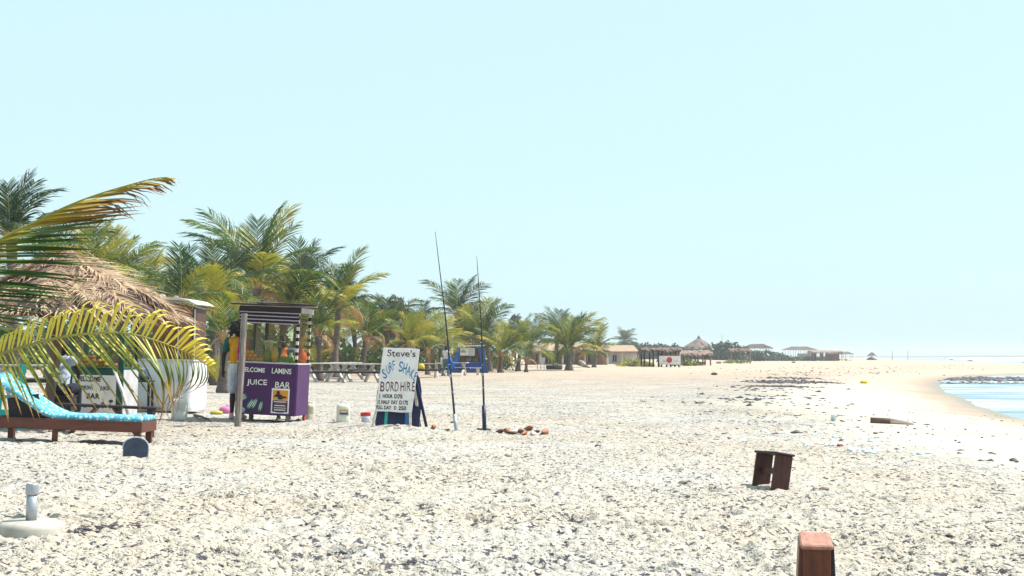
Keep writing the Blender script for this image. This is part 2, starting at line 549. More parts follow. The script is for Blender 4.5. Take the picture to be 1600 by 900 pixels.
def water_material():
    m, nt, b = _nt("water")
    ge = nt.nodes.new("ShaderNodeNewGeometry")
    mp = nt.nodes.new("ShaderNodeMapping"); mp.inputs[3].default_value = (0.45, 1.0, 1.0)
    nt.links.new(ge.outputs["Position"], mp.inputs[0])
    n1 = nt.nodes.new("ShaderNodeTexNoise"); n1.inputs["Scale"].default_value = 1.1; n1.inputs["Detail"].default_value = 5
    nt.links.new(mp.outputs[0], n1.inputs[0])
    bp = nt.nodes.new("ShaderNodeBump"); bp.inputs["Strength"].default_value = 0.9; bp.inputs["Distance"].default_value = 0.2
    nt.links.new(n1.outputs[0], bp.inputs["Height"]); nt.links.new(bp.outputs[0], b.inputs["Normal"])
    n2 = nt.nodes.new("ShaderNodeTexNoise"); n2.inputs["Scale"].default_value = 0.35; n2.inputs["Detail"].default_value = 6
    nt.links.new(mp.outputs[0], n2.inputs[0])
    r = _ramp(nt, n2.outputs[0], [(0.38, (0.11, 0.18, 0.26)), (0.50, (0.24, 0.32, 0.38)), (0.62, (0.50, 0.53, 0.53))])  # pale streaks: foam, with sparkle painted into the water colour
    nt.links.new(r.outputs[0], b.inputs["Base Color"])
    b.inputs["Roughness"].default_value = 0.22
    b.inputs["Specular IOR Level"].default_value = 0.3
    b.inputs["IOR"].default_value = 1.33
    return m
WATER = water_material()
mb = MB(); mb.add([(9, -80, WL), (2500, -80, WL), (2500, 2600, WL), (9, 2600, WL)], [(0, 1, 2, 3)])
tag(mb.build("sea", WATER), "pale blue sea and the shallow pool it leaves on the beach", None, None, "structure")

FOAM = M("foam", (0.85, 0.88, 0.88), (0.6, 0.68, 0.72), scale=0.8, rough=0.6, bump=0.4, dist=0.05)
def foam_line(pts, w, h, seed):
    """a low broken breaker: a rounded ridge of white water of uneven width"""
    r_ = random.Random(seed); mb = MB()
    prof = [(-1, 0.0), (-0.55, 0.6), (0, 1.0), (0.6, 0.5), (1, 0.0)]
    vs = []; fs = []; N = 90
    for i in range(N + 1):
        t = i / N * (len(pts) - 1); k = min(int(t), len(pts) - 2); f = t - k
        x = pts[k][0] * (1 - f) + pts[k + 1][0] * f; y = pts[k][1] * (1 - f) + pts[k + 1][1] * f
        s = max(0.05, 0.55 + 0.9 * mnoise.noise((x * 0.05 + seed, y * 0.05, 0)))
        for a, b_ in prof: vs.append((x, y + a * w * s, WL + 0.01 + b_ * h * s))
    n = len(prof)
    for i in range(N):
        for j in range(n - 1): fs.append((i * n + j, i * n + j + 1, (i + 1) * n + j + 1, (i + 1) * n + j))
    mb.add(vs, fs)
    return mb.build("surf", FOAM, smooth=True)
for i, (pts, w, h) in enumerate([([(100, 236), (170, 222), (260, 205)], 2.6, 0.22), ([(126, 330), (190, 300), (330, 290)], 5, 0.5),
                                 ([(150, 440), (260, 420), (420, 410)], 7, 0.6), ([(196, 600), (380, 600), (640, 590)], 9, 0.7),
                                 ([(290, 900), (520, 880), (900, 880)], 14, 0.9)]):
    o = foam_line(pts, w, h, i + 3)
    tag(o, "white line of broken surf along the far sea", None, None, "stuff")

# ------------------------------------------------------------------ loose stuff in the sand
def scatter_bits(name, pts, size, mat, flat=0.5, seed=1, long=1.0, label=None):
    """many small irregular lumps in one mesh"""
    rs = np.random.RandomState(seed); n = len(pts)
    base = np.array([[1, 0, -.3], [-.5, .87, -.3], [-.5, -.87, -.3], [.1, .05, .8], [-.25, .15, -.6]])
    F0 = np.array([[0, 1, 3], [1, 2, 3], [2, 0, 3], [0, 4, 1], [1, 4, 2], [2, 4, 0]])
    V = base[None] + rs.uniform(-.35, .35, (n, 5, 3))
    sc = size * rs.lognormal(0, .4, n)
    V = V * sc[:, None, None]
    V[:, :, 0] *= (1 + (long - 1) * rs.rand(n))[:, None]
    V[:, :, 2] *= flat
    a = rs.uniform(0, 2 * math.pi, n); ca, sa = np.cos(a)[:, None], np.sin(a)[:, None]
    x = V[:, :, 0] * ca - V[:, :, 1] * sa; y = V[:, :, 0] * sa + V[:, :, 1] * ca
    V = np.stack([x + pts[:, 0:1], y + pts[:, 1:2], V[:, :, 2] + pts[:, 2:3]], -1)
    F = (F0[None] + (np.arange(n) * 5)[:, None, None]).reshape(-1, 3)
    o = obj(name, raw_mesh(name, V.reshape(-1, 3), F, mat))
    return tag(o, label, None, None, "stuff")

def strewn(n, y0, y1, seed, half=0.46, power=1.0):
    """places on the dry sand, thinning out with distance"""
    rs = np.random.RandomState(seed)
    y = 1 / rs.uniform(1 / y1, 1 / y0, n) if power else rs.uniform(y0, y1, n)
    x = rs.uniform(-half, half * 0.95, n) * (y + 3)
    z = gz(x, y)
    dyv = 0.00122 * (y + 2) ** 2
    keep = z > -0.085 + 0.05 * rs.rand(n)
    dens = pn(x * 0.35, y * 0.35, 9)
    keep &= rs.rand(n) < 0.55 + 1.1 * dens
    x, y, z, dyv = x[keep], y[keep], z[keep], dyv[keep]
    amp = 0.12 + 0.88 * sstep(-0.09, -0.03, z)
    return np.stack([x, y, z + lumps(x, y, np.maximum(dyv, 0.0012 * (y + 7))) * amp], -1)

WEED_SHADE = M("dry_weed_and_shade", (0.085, 0.075, 0.085), (0.035, 0.034, 0.05), scale=3, rough=0.9, bump=0)  # dark tone shared by real weed and the imitated shade specks
CLOD = M("sand_clod", (0.44, 0.39, 0.33), (0.33, 0.28, 0.22), scale=5, rough=0.95, bump=0.2)
scatter_bits("sand_clods", strewn(26000, 5.0, 48, 21), 0.020, CLOD, 0.85, 5, 1.4, "small clods of kicked up dry sand across the beach")
scatter_bits("weed_shade_flakes", strewn(60000, 4.5, 80, 22), 0.0125, WEED_SHADE, 0.5, 6, 2.6, "dark flakes over the near sand, dry seaweed and stand-ins for lump shade")  # dry weed mixed with flakes that imitate shade between sand lumps

def patch(n, pts, spread, seed):
    """places clustered round a few spots"""
    rs = np.random.RandomState(seed); out = []
    for (cx, cy), (wx, wy), share in zip(pts, spread, [1.0] * len(pts)):
        k = n // len(pts)
        out.append(np.stack([cx + rs.normal(0, wx, k), cy + rs.normal(0, wy, k)], -1))
    q = np.concatenate(out)
    return np.concatenate([q, gz(q[:, 0], q[:, 1])[:, None] + 0.01], -1)
def gp(px, py): v = G(px, py); return (v.x, v.y)
# the tidal wrack: a dark bank of weed with thinner strands running up the beach
wr = [(gp(1228, 597), (.8, 1.6)), (gp(1245, 596.5), (.8, 1.3)), (gp(1265, 598), (.9, .7)), (gp(1208, 598), (.7, 1.2)), (gp(1215, 604), (.7, .6)),
      (gp(1232, 591), (1.0, 1.6))]
scatter_bits("seaweed_bank", patch(900, [a for a, _ in wr], [b_ for _, b_ in wr], 31), 0.075, WEED_SHADE, 0.35, 7, 2.0, "dark bank of washed up seaweed on the lower beach")
st = [(gp(px, py), s) for px, py, s in ((1180, 608, (1.2, 2)), (1195, 622, (1.0, 2)), (1245, 582, (4, 3)), (1265, 586, (3, 2)), (1330, 577, (6, 4)), (1300, 580, (5, 3)),
                                          (1370, 574, (6, 4)), (1420, 576, (7, 4)), (1360, 583, (4, 2)), (1150, 628, (1, 2)), (1440, 572, (8, 4)))]
scatter_bits("seaweed_strands", patch(500, [a for a, _ in st], [b_ for _, b_ in st], 32), 0.06, WEED_SHADE, 0.4, 8, 2.5, "thin broken strands of seaweed along the tide line")
lo = [(gp(px, py), s) for px, py, s in ((1320, 690, (2.2, 1.2)), (1450, 680, (1.8, 2.0)), (1500, 720, (2, 1.6)), (1560, 745, (1.2, .8)), (1300, 665, (1.5, 1.6)), (1480, 650, (3, 2)), (1240, 650, (1.2, 1.5)))]
scatter_bits("seaweed_scraps", patch(420, [a for a, _ in lo], [b_ for _, b_ in lo], 33), 0.02, WEED_SHADE, 0.5, 9, 3.0, "dark scraps scattered on the smooth sand near the log")
bs = [(gp(145, 828), (0.16, 0.17)), (gp(180, 824), (0.14, 0.12)), (gp(118, 832), (0.07, 0.12))]  # flakes laid in place of the shadow right of the parasol base
scatter_bits("shadow_flakes", patch(230, [a for a, _ in bs], [b_ for _, b_ in bs], 34), 0.011, WEED_SHADE, 0.5, 10, 2.6, "dark flakes imitating the shadow beside the parasol base")
PLASTIC = M("pale_litter", (0.55, 0.72, 0.78), (0.72, 0.78, 0.80), scale=2, rough=0.4, bump=0)
pl = [(gp(px, py), s) for px, py, s in ((1330, 700, (.42, .5)), (1268, 677, (.3, .4)), (1370, 706, (.3, .2)), (1300, 688, (.6, .6)))]
scatter_bits("pale_litter", patch(110, [a for a, _ in pl], [b_ for _, b_ in pl], 35), 0.035, PLASTIC, 0.5, 11, 2.0, "pale blue scraps of litter on the sand beyond the stool")
# the reef: weed-dark rocks breaking the surface of the pool
def wp_(px, py): v = P(px, py, (CAM_H - WL) * FPX / (py - 557)); return (v.x, v.y)
rk = [(wp_(px, py), s) for px, py, s in ((1550, 595, (1.6, 1.6)), (1560, 593, (2.4, 1.4)), (1590, 590, (3.0, 1.8)), (1530, 599, (1.2, .4)), (1512, 592, (.8, .2)), (1602, 592, (3, 1.2)))]
q = patch(420, [a for a, _ in rk], [b_ for _, b_ in rk], 36); q[:, 2] = WL
scatter_bits("reef_rocks", q, 0.20, M("reef", (0.10, 0.085, 0.095), (0.05, 0.05, 0.06), scale=2, rough=0.8), 0.34, 12, 2.4, "low dark reef rocks breaking the surface of the pool")

# ------------------------------------------------------------------ palms
GREEN = leaf_mat("palm_green", [(0.0, (0.008, 0.030, 0.014)), (0.35, (0.032, 0.085, 0.018)), (0.60, (0.12, 0.165, 0.018)), (0.82, (0.34, 0.30, 0.025)), (1.0, (0.38, 0.24, 0.03))], 0.33)
DEEP = leaf_mat("palm_deep_green", [(0.0, (0.006, 0.024, 0.016)), (0.45, (0.022, 0.058, 0.022)), (0.8, (0.09, 0.135, 0.03)), (1.0, (0.18, 0.18, 0.03))], 0.3)
YELLOW = leaf_mat("palm_yellow", [(0.0, (0.09, 0.13, 0.02)), (0.4, (0.22, 0.23, 0.025)), (0.75, (0.40, 0.32, 0.035)), (1.0, (0.45, 0.26, 0.04))], 0.36)
DRYLEAF = leaf_mat("palm_dry", [(0.0, (0.15, 0.085, 0.06)), (0.4, (0.33, 0.20, 0.10)), (0.7, (0.45, 0.28, 0.12)), (1.0, (0.42, 0.18, 0.05))], 0.15, rough=0.8)
RIB = M("palm_rib", (0.36, 0.30, 0.06), (0.20, 0.20, 0.05), scale=2, rough=0.5, bump=0)
RIBDRY = M("palm_rib_dry", (0.40, 0.24, 0.10), (0.25, 0.14, 0.07), scale=2, rough=0.8, bump=0)
BARK = M("palm_bark", (0.17, 0.13, 0.115), (0.06, 0.05, 0.055), scale=5, stretch=(1, 1, 4), rough=0.95, bump=0.6, dist=0.04, rand=0.25)

def frond_mesh(name, L, droop, n, leaf, seed, mats, width=0.035, sag=0.5, rag=0.12):
    """one feather leaf lying along +x, bending down; leaflets are separate blades"""
    r_ = random.Random(seed); mb = MB()
    N = 10; pts = []; tan = []
    x = z = 0.0
    for i in range(N + 1):
        s = i / N; a = -droop * s ** 1.5
        pts.append(Vector((x, 0, z))); tan.append(Vector((math.cos(a), 0, math.sin(a))))
        x += L / N * math.cos(a); z += L / N * math.sin(a)
    mb.tube(pts, [L * 0.011 * (1 - 0.85 * i / N) + 0.003 for i in range(N + 1)], 4, 1, False)
    for k in range(n):
        s = 0.14 + 0.86 * (k + 0.5) / n
        f = s * N; i = min(int(f), N - 1); f -= i
        p = pts[i].lerp(pts[i + 1], f); t = tan[i].lerp(tan[i + 1], f).normalized()
        nrm = Vector((-t.z, 0, t.x))
        ln = leaf * L * (0.35 + 0.65 * math.sin(math.pi * min(1.0, (s - 0.08) / 0.95) ** 0.85))
        for side in (-1, 1):
            if r_.random() < rag * 0.4: continue
            l = ln * r_.uniform(1 - rag, 1 + rag)
            fw = 0.55 + 0.75 * s + r_.uniform(-.1, .1)
            d0 = (Vector((0, side, 0)) + t * fw + nrm * r_.uniform(0.05, 0.32)).normalized()
            d1 = (d0 + Vector((0, 0, -sag * r_.uniform(0.6, 1.5)))).normalized()
            d2 = (d1 + Vector((0, 0, -sag * r_.uniform(0.7, 1.8)))).normalized()
            w = t * (width * L * 0.26 * r_.uniform(.8, 1.2)) + nrm * (width * L * 0.12 * side * r_.uniform(-1, 1))
            a = p; b_ = a + d0 * l * 0.45; c = b_ + d1 * l * 0.33; e = c + d2 * l * 0.3
            mb.add([a - w * 0.7, a + w * 0.7, b_ + w, b_ - w, c + w * 0.75, c - w * 0.75, e], [(0, 1, 2, 3), (3, 2, 4, 5), (5, 4, 6)])
    return mb.mesh(name, mats)

FR = {}
for key, mat, rib in (("g", GREEN, RIB), ("d", DEEP, RIB), ("y", YELLOW, RIB), ("b", DRYLEAF, RIBDRY)):
    FR[key] = []
    for i, (dr, sag) in enumerate(((0.5, 0.30), (0.9, 0.45), (1.35, 0.6), (1.9, 0.9))):
        for j in range(2 if key != "b" else 1):
            FR[key].append((i, frond_mesh("frond", 1.0, dr, 46, 0.37, 40 * i + j + ord(key), [mat, rib], 0.036, sag, 0.25)))

def pick(key, lvl):
    c = [m for i, m in FR[key] if i == lvl]
    return rnd.choice(c)

PALM_N = 0
def palm(px, crown_py, Y, L, label, key="g", nf=18, base=None, dry=3, thick=0.16, spread=1.0, seed=None, lean=None, group="coconut palms behind the beach"):
    """young coconut palm: ringed trunk, leaf bases, separate fronds"""
    global PALM_N
    PALM_N += 1
    r_ = random.Random(seed if seed is not None else 500 + PALM_N)
    top = P(px, crown_py, Y)
    if px < 620: L *= .96
    bx = top.x + (lean if lean is not None else r_.uniform(-.4, .4)); by = Y + r_.uniform(-.2, .2)
    bz = gz1(bx, by) - 0.05
    if base is not None: bx = P(base, 570, Y).x
    root = empty("palm_tree", (bx, by, bz), label, "palm", group=group)
    h = max(top.z - bz, 0.3)
    mb = MB(); K = max(5, int(h / 0.13)); pts = []; rad = []
    tx, ty = top.x - bx, top.y - by
    for i in range(K + 1):
        s = i / K
        pts.append((tx * s ** 1.6, ty * s, h * s))
        rad.append(thick * (1.35 - 0.75 * min(1, s * 2.2) if s < 0.45 else 0.62 + 0.35 * (s - 0.45)) * (1.07 if i % 2 else 0.95))
    mb.tube(pts, rad, 9)
    mb.build("trunk", BARK, root, True)
    crown = MB()
    for k in range(9):                       # fibrous leaf bases under the crown
        a = k * 2.4; rr = thick * 0.75
        crown.beam((tx + math.cos(a) * rr * .6, ty + math.sin(a) * rr * .6, h - 0.25), (tx + math.cos(a) * rr * 2.0, ty + math.sin(a) * rr * 2.0, h + 0.20 * r_.uniform(.6, 1.3)), 0.09 * thick / .16, 0.03)
    crown.build("leaf_bases", RIBDRY, root)
    for k in range(nf):
        t = (k + 0.5) / nf
        az = k * 2.39996 + r_.uniform(-.25, .25)
        isdry = k >= nf - dry
        el = (math.radians(86) - math.radians(88) * t ** 1.15 * spread) + r_.uniform(-.10, .10)
        kk = "b" if isdry else key
        if key == "g" and not isdry and r_.random() < 0.22: kk = "y"
        if key == "d" and not isdry and r_.random() < 0.15: kk = "g"
        lvl = 0 if t < .3 else 1 if t < .62 else 2 if not isdry else 3
        if isdry: el = math.radians(r_.uniform(-38, 8))
        o = obj("frond", pick(kk, lvl), root, (tx + math.cos(az) * thick * .4, ty + math.sin(az) * thick * .4, h + r_.uniform(-.06, .08)), (r_.uniform(-.5, .5), -el, az))
        l = L * (0.80 + 0.3 * math.sin(math.pi * min(1, t + .12))) * r_.uniform(.78, 1.15) * (.72 if isdry else 1)
        o.scale = (l, l, l)
    return root

PL = [
 # px, crown py, Y, L, key, nf, base px, dry, label
 (18, 372, 40, 2.3, "d", 15, None, 1, "tall dark green palm at the left edge behind the thatched shelter"),
 (84, 430, 43, 2.1, "d", 14, None, 1, "dark palm just behind the peak of the thatched shelter"),
 (142, 432, 41, 1.75, "y", 13, None, 1, "yellowish palm over the right slope of the thatched shelter"),
 (188, 438, 47, 1.75, "g", 14, None, 1, "bright green palm between the thatched shelter and the white kiosk roof"),
 (232, 462, 46, 1.5, "y", 13, None, 2, "low yellow palm left of the white kiosk roof"),
 (283, 470, 44, 1.9, "g", 13, None, 1, "palm with upright fans right behind the white kiosk roof"),
 (338, 458, 49, 2.35, "d", 15, None, 1, "dark feathery palm between white kiosk and purple stall"),
 (402, 446, 56, 3.35, "g", 20, None, 4, "largest and tallest palm, rising directly above the purple stall"),
 (352, 526, 38, 1.25, "g", 13, 346, 4, "short palm with grey trunk behind the customer in the striped shirt"),
 (330, 490, 46, 1.7, "y", 12, None, 2, "yellow palm spreading beside the white kiosk's brown panel"),
 (448, 486, 57, 2.3, "g", 15, None, 4, "palm with browning leaves right behind the purple stall roof"),
 (470, 455, 74, 2.8, "d", 15, None, 1, "dark distant palm peeping over the purple stall's right corner"),
 (497, 520, 57, 1.9, "g", 14, 500, 4, "drooping palm just right of the purple stall"),
 (530, 480, 66, 2.75, "g", 19, 522, 4, "big palm with thick dark trunk between purple stall and surf sign"),
 (572, 528, 72, 2.1, "g", 14, 566, 5, "palm with reddish dead leaves left of the surf sign"),
 (604, 512, 80, 2.3, "d", 14, 606, 2, "dark palm directly above the surf sign"),
 (640, 538, 76, 1.8, "y", 13, 645, 3, "yellow palm at the right edge of the surf sign"),
 (668, 548, 82, 1.8, "g", 13, 668, 4, "low palm left of the left fishing rod"),
 (714, 492, 112, 3.3, "d", 15, 712, 2, "tall palm standing clear between the two fishing rods"),
 (690, 540, 92, 2.2, "y", 14, 688, 3, "yellow green palm behind the walking man"),
 (728, 534, 102, 2.6, "g", 16, 731, 2, "bushy palm behind the blue kiosk"),
 (757, 528, 100, 2.7, "g", 15, 766, 3, "palm right of the right fishing rod by the blue kiosk"),
 (784, 553, 96, 2.2, "g", 15, 782, 4, "small palm, first one right of the blue kiosk"),
 (814, 545, 104, 2.5, "g", 16, 809, 3, "slim palm second to the right of the blue kiosk"),
 (823, 563, 98, 1.3, "g", 10, 822, 3, "dwarf palm with thin stem right of the slim palm"),
 (835, 538, 150, 3.2, "d", 13, None, 1, "greyish palm behind the slim palm"),
 (871, 531, 128, 3.3, "d", 14, 868, 1, "dark palm leaning on the left of the stout palm"),
 (890, 546, 108, 3.0, "g", 20, 889, 4, "stout palm with bulging dark base on the white sand bank"),
 (931, 552, 128, 2.5, "g", 14, 928, 2, "palm in front of the red roofed white house"),
 (912, 562, 150, 2.3, "y", 11, None, 3, "faded yellow palm behind the stout palm"),
 (255, 500, 58, 2.2, "g", 15, None, 1, "green palm low behind the left half of the white kiosk roof"),
 (310, 496, 62, 2.4, "y", 15, None, 1, "yellow green palm low behind the right end of the white kiosk roof"),
 (372, 484, 66, 2.6, "g", 15, None, 2, "palm behind the top of the weathered grey post"),
 (425, 500, 72, 2.8, "y", 15, None, 2, "yellow green palm seen through the purple stall's glass"),
 (476, 500, 68, 2.5, "y", 15, None, 2, "yellowing palm at the purple stall's right shoulder"),
 (515, 522, 78, 2.3, "g", 14, None, 2, "low palm left of the thick dark trunk"),
 (552, 512, 84, 2.8, "y", 15, None, 2, "yellow palm right of the thick dark trunk"),
 (590, 535, 92, 2.6, "g", 14, None, 2, "low palm at the surf sign's left edge"),
 (625, 545, 98, 2.6, "y", 14, None, 2, "low yellow palm behind the surf sign"),
 (760, 548, 140, 2.8, "d", 13, None, 1, "dim palm filling the gap behind the blue kiosk"),
 (655, 520, 125, 2.8, "d", 13, None, 1, "dim palm between surf sign and left rod"),
]
for px, cy, Y, L, key, nf, base, dry, label in PL:
    palm(px, cy, Y, L, label, key, nf, base, max(1, dry - 1), thick=0.15 if L < 2 else 0.20 if L < 3 else 0.30 if px == 890 else 0.25)
# the round-headed palm far off
palm(976, 533, 330, 3.3, "round headed palm standing far off above the dark trees", "d", 26, None, 0, 0.22, spread=1.45)

# seedlings in the sand
def seedling(px, py, L, label, n=6, key="y"):
    p = G(px, py)
    root = empty("palm_seedling", p, label, "seedling")
    mb = MB(); mb.lathe([(0.05 * L, -0.05), (0.07 * L, 0.06 * L), (0.03 * L, 0.2 * L)], n=7); mb.build("stem", RIBDRY, root, True)
    for k in range(n):
        o = obj("frond", pick(key, k % 2), root, (0, 0, 0.12 * L), (rnd.uniform(-.3, .3), -R(rnd.uniform(45, 80)), k * 2.4))
        o.scale = (L, L, L) if True else None
seedling(342, 607, 0.95, "small palm seedling behind the customer with the striped shirt")
seedling(493, 585, 1.5, "yellow palm seedling beside the picnic table nearest the purple stall", 7)
seedling(868, 577, 1.9, "small palm growing out of the dark round planter", 7, "g")

# ------------------------------------------------------------------ shrubs and undergrowth
def leaf_cloud(name, blobs, n, size, mat, seed, parent=None, label=None, kind=None, stretch=1.0):
    """thousands of leaf-sized faces spread through uneven volumes"""
    rs = np.random.RandomState(seed)
    w = np.array([b_[3] * b_[4] * b_[5] for b_ in blobs]) ** 0.75; w = w / w.sum()
    idx = rs.choice(len(blobs), n, p=w)
    B = np.array(blobs)[idx]
    d = rs.normal(0, 1, (n, 3)); d /= np.linalg.norm(d, axis=1)[:, None]
    rr = rs.rand(n) ** 0.45
    rough = 1 + 0.25 * np.sin(d[:, 0] * 5 + idx) * np.cos(d[:, 2] * 7 + idx * 2)
    C = B[:, :3] + d * B[:, 3:6] * (rr * rough)[:, None]
    a = rs.normal(0, 1, (n, 3)); a /= np.linalg.norm(a, axis=1)[:, None]
    b_ = np.cross(a, rs.normal(0, 1, (n, 3))); b_ /= np.linalg.norm(b_, axis=1)[:, None]
    s = size * rs.lognormal(0, .35, n)[:, None]
    V = np.stack([C - a * s * stretch, C + b_ * s * .45, C + a * s * stretch, C - b_ * s * .45], 1).reshape(-1, 3)
    F = np.arange(4 * n).reshape(-1, 4)
    o = obj(name, raw_mesh(name, V, F, mat), parent)
    if label: tag(o, label, None, None, kind)
    return o
BUSH = leaf_mat("bush_leaf", [(0.15, (0.018, 0.045, 0.018)), (0.5, (0.06, 0.105, 0.025)), (0.8, (0.16, 0.17, 0.03))], 0.25, scale=0.8)
FARBUSH = leaf_mat("far_bush_leaf", [(0.15, (0.012, 0.035, 0.026)), (0.5, (0.03, 0.06, 0.03)), (0.85, (0.06, 0.085, 0.035))], 0.2, scale=0.12)
VINE = leaf_mat("vine_leaf", [(0.15, (0.07, 0.11, 0.02)), (0.5, (0.17, 0.20, 0.03)), (0.85, (0.28, 0.27, 0.05))], 0.3, scale=0.7)
GREYTREE = leaf_mat("grey_needle", [(0.15, (0.05, 0.07, 0.065)), (0.6, (0.10, 0.12, 0.10)), (0.9, (0.15, 0.15, 0.12))], 0.2, scale=1)

# dark undergrowth under the palms, one mass
bl = []
r_ = random.Random(3)
for px in range(-140, 800, 16):
    Y = 74 + r_.uniform(-3, 16) + max(0, (px - 500)) * 0.13
    hpx = (78 if px < 330 else 60 if px < 560 else 46 if px < 700 else 30) * r_.uniform(.7, 1.25)
    H = hpx * Y / FPX
    q = P(px, 560, Y)
    bl.append((q.x, Y, gz1(q.x, Y) + H * .42, 1.3, 1.2, H * .62))
leaf_cloud("undergrowth", bl, 26000, 0.17, BUSH, 4, None, "dark undergrowth massed beneath the palms", "stuff")

def wispy_tree(px, top_py, base_py, Y, label, wpx=26, seed=1, mat=GREYTREE, n=2600):
    """feathery upright tree: trunk, limbs, drooping needle sprays"""
    r_ = random.Random(seed)
    q = P(px, base_py, Y); z0 = gz1(q.x, Y); H = P(px, top_py, Y).z - z0
    root = empty("wispy_tree", (q.x, Y, z0), label, "tree")
    mb = MB(); mb.tube([(0, 0, -.1), (.05, 0, H * .5), (0, 0, H * .97)], [.11, .07, .015], 6)
    blobs = []
    for k in range(15):
        s = 0.25 + 0.75 * k / 15; a = k * 2.4; l = wpx * Y / FPX * (1.15 - s) * r_.uniform(.6, 1.1) + .1
        e = (math.cos(a) * l, math.sin(a) * l, H * s + l * .9)
        mb.tube([(0, 0, H * s), e], [.03, .008], 4)
        blobs.append((e[0] * .8, e[1] * .8, e[2], l * .45 + .1, l * .45 + .1, l * .75 + .15))
    mb.build("trunk", BARK, root, True)
    leaf_cloud("crown", blobs, n, 0.11, mat, seed, root, stretch=1.8)
wispy_tree(617, 468, 575, 92, "thin grey feathery tree behind the surf sign", 30, 5)
wispy_tree(637, 492, 575, 96, "smaller grey feathery tree right of the thin one", 22, 6)
wispy_tree(738, 478, 575, 120, "feathery dark tree just left of the right rod", 34, 7)
wispy_tree(805, 495, 572, 150, "slim bare topped tree behind the slim palm", 20, 8)

# the dark belt of trees far behind the huts, one mass
bl = []
r_ = random.Random(9)
for px in range(925, 1225, 5):
    Y = r_.uniform(290, 350)
    top = 541 if px < 1005 else 543 if px < 1060 else 546 if px < 1120 else 541 if px < 1160 else 553
    top += r_.uniform(-5, 4)
    q = P(px, top, Y); z0 = gz1(q.x, Y); H = q.z - z0
    bl.append((q.x, Y, z0 + H * .5, r_.uniform(2.0, 3.4), 3.0, H * .55))
for px, top in ((1128, 537), (1136, 533), (1146, 536), (1154, 540), (1020, 538), (1035, 541), (1013, 540)):
    Y = 300; q = P(px, top, Y); z0 = gz1(q.x, Y); H = q.z - z0
    bl.append((q.x, Y, z0 + H * .55, 1.9, 2.0, H * .45))
leaf_cloud("tree_belt", bl, 30000, 0.36, FARBUSH, 10, None, "dark belt of trees far behind the beach huts", "stuff")
bl = []
for px in range(1200, 1300, 8):
    Y = r_.uniform(330, 380); q = P(px, 557, Y); bl.append((q.x, Y, gz1(q.x, Y) + .4, 3, 2, .7))
leaf_cloud("dune_scrub", bl, 2500, 0.3, FARBUSH, 11, None, "low scrub on the far dune", "stuff")

# creeping vines on the sand in front of the shelters
def vine(px0, px1, py, hpx, label, seed, n):
    bl = []; r2 = random.Random(seed)
    for k in range(int((px1 - px0) / 2.2)):
        px = px0 + k * 2.2; q = G(px, py + r2.uniform(-1.5, 1.0)); H = hpx * q.y / FPX * r2.uniform(.5, 1.1) * min(1, (px - px0 + 4) / 14, (px1 - px + 4) / 14)
        bl.append((q.x, q.y + r2.uniform(0, 3), q.z + H * .4, .5, .9, H * .6))
    leaf_cloud("beach_vine", bl, n, 0.12, VINE, seed, None, label, "stuff")
vine(970, 1022, 572, 11, "green beach vine left of the red spot banner", 13, 2600)
vine(1052, 1096, 571, 9, "green beach vine right of the red spot banner", 14, 2600)
vine(1135, 1175, 567, 5, "low green vine under the bare pole shelter", 15, 900)
vine(1316, 1332, 563, 3, "patch of green at the far right huts", 16, 250)
vine(880, 905, 568, 8, "low green plants before the brick hut", 17, 500)

# ------------------------------------------------------------------ shared materials for things
WOODRED = M("red_brown_wood", (0.125, 0.034, 0.018), (0.055, 0.016, 0.011), scale=3.2, stretch=(1, 6, 6), rough=0.5, bump=0.3, spec=0.4)
WOODREDV = M("red_brown_wood_upright", (0.14, 0.034, 0.010), (0.045, 0.012, 0.007), scale=5, stretch=(6, 6, 1), rough=0.45, bump=0.3, spec=0.4)
WOODDARK = M("dark_wood", (0.035, 0.026, 0.030), (0.014, 0.012, 0.016), scale=4, stretch=(1, 6, 6), rough=0.6)
WOODGREY = M("weathered_grey_wood", (0.30, 0.255, 0.235), (0.11, 0.088, 0.085), scale=5, stretch=(5, 5, 0.7), rough=0.9, bump=0.5)
WOODPALE = M("pale_wood", (0.62, 0.58, 0.55), (0.38, 0.34, 0.33), scale=4, stretch=(1, 5, 5), rough=0.9, bump=0.4)
POLE = M("pole_wood", (0.26, 0.155, 0.12), (0.10, 0.065, 0.06), scale=5, stretch=(4, 4, 0.8), rough=0.9, bump=0.5)
THATCH = M("thatch_base", (0.10, 0.062, 0.05), (0.03, 0.02, 0.02), scale=9, stretch=(1, 1, 1), rough=1.0, bump=0.8, dist=0.05)
PURPLE = M("purple_paint", (0.066, 0.014, 0.095), (0.046, 0.010, 0.068), scale=3, rough=0.55, bump=0.12)
WHITEPAINT = M("white_paint", (0.72, 0.73, 0.75), (0.52, 0.53, 0.56), scale=2.4, rough=0.55, bump=0.1)
SIGNWHITE = M("sign_white", (0.84, 0.775, 0.745), (0.68, 0.62, 0.60), scale=4, rough=0.7, bump=0.15)
BLACKPAINT = M("black_paint", (0.016, 0.016, 0.022), (0.010, 0.010, 0.014), scale=9, rough=0.6, bump=0)
NAVY = M("navy_paint", (0.012, 0.020, 0.075), (0.008, 0.012, 0.045), scale=6, rough=0.4, bump=0.05)
DARKGREEN = M("dark_green_paint", (0.012, 0.085, 0.062), (0.008, 0.05, 0.04), scale=6, rough=0.55)
TURQ = M("turquoise_paint", (0.03, 0.42, 0.38), (0.02, 0.30, 0.29), scale=6, rough=0.5)
SKYBLUE = M("bright_blue_paint", (0.02, 0.28, 0.66), (0.015, 0.2, 0.5), scale=6, rough=0.5)
BROWNPLY = M("brown_plywood", (0.32, 0.125, 0.05), (0.19, 0.075, 0.035), scale=3, stretch=(4, 4, 0.6), rough=0.55, bump=0.15)
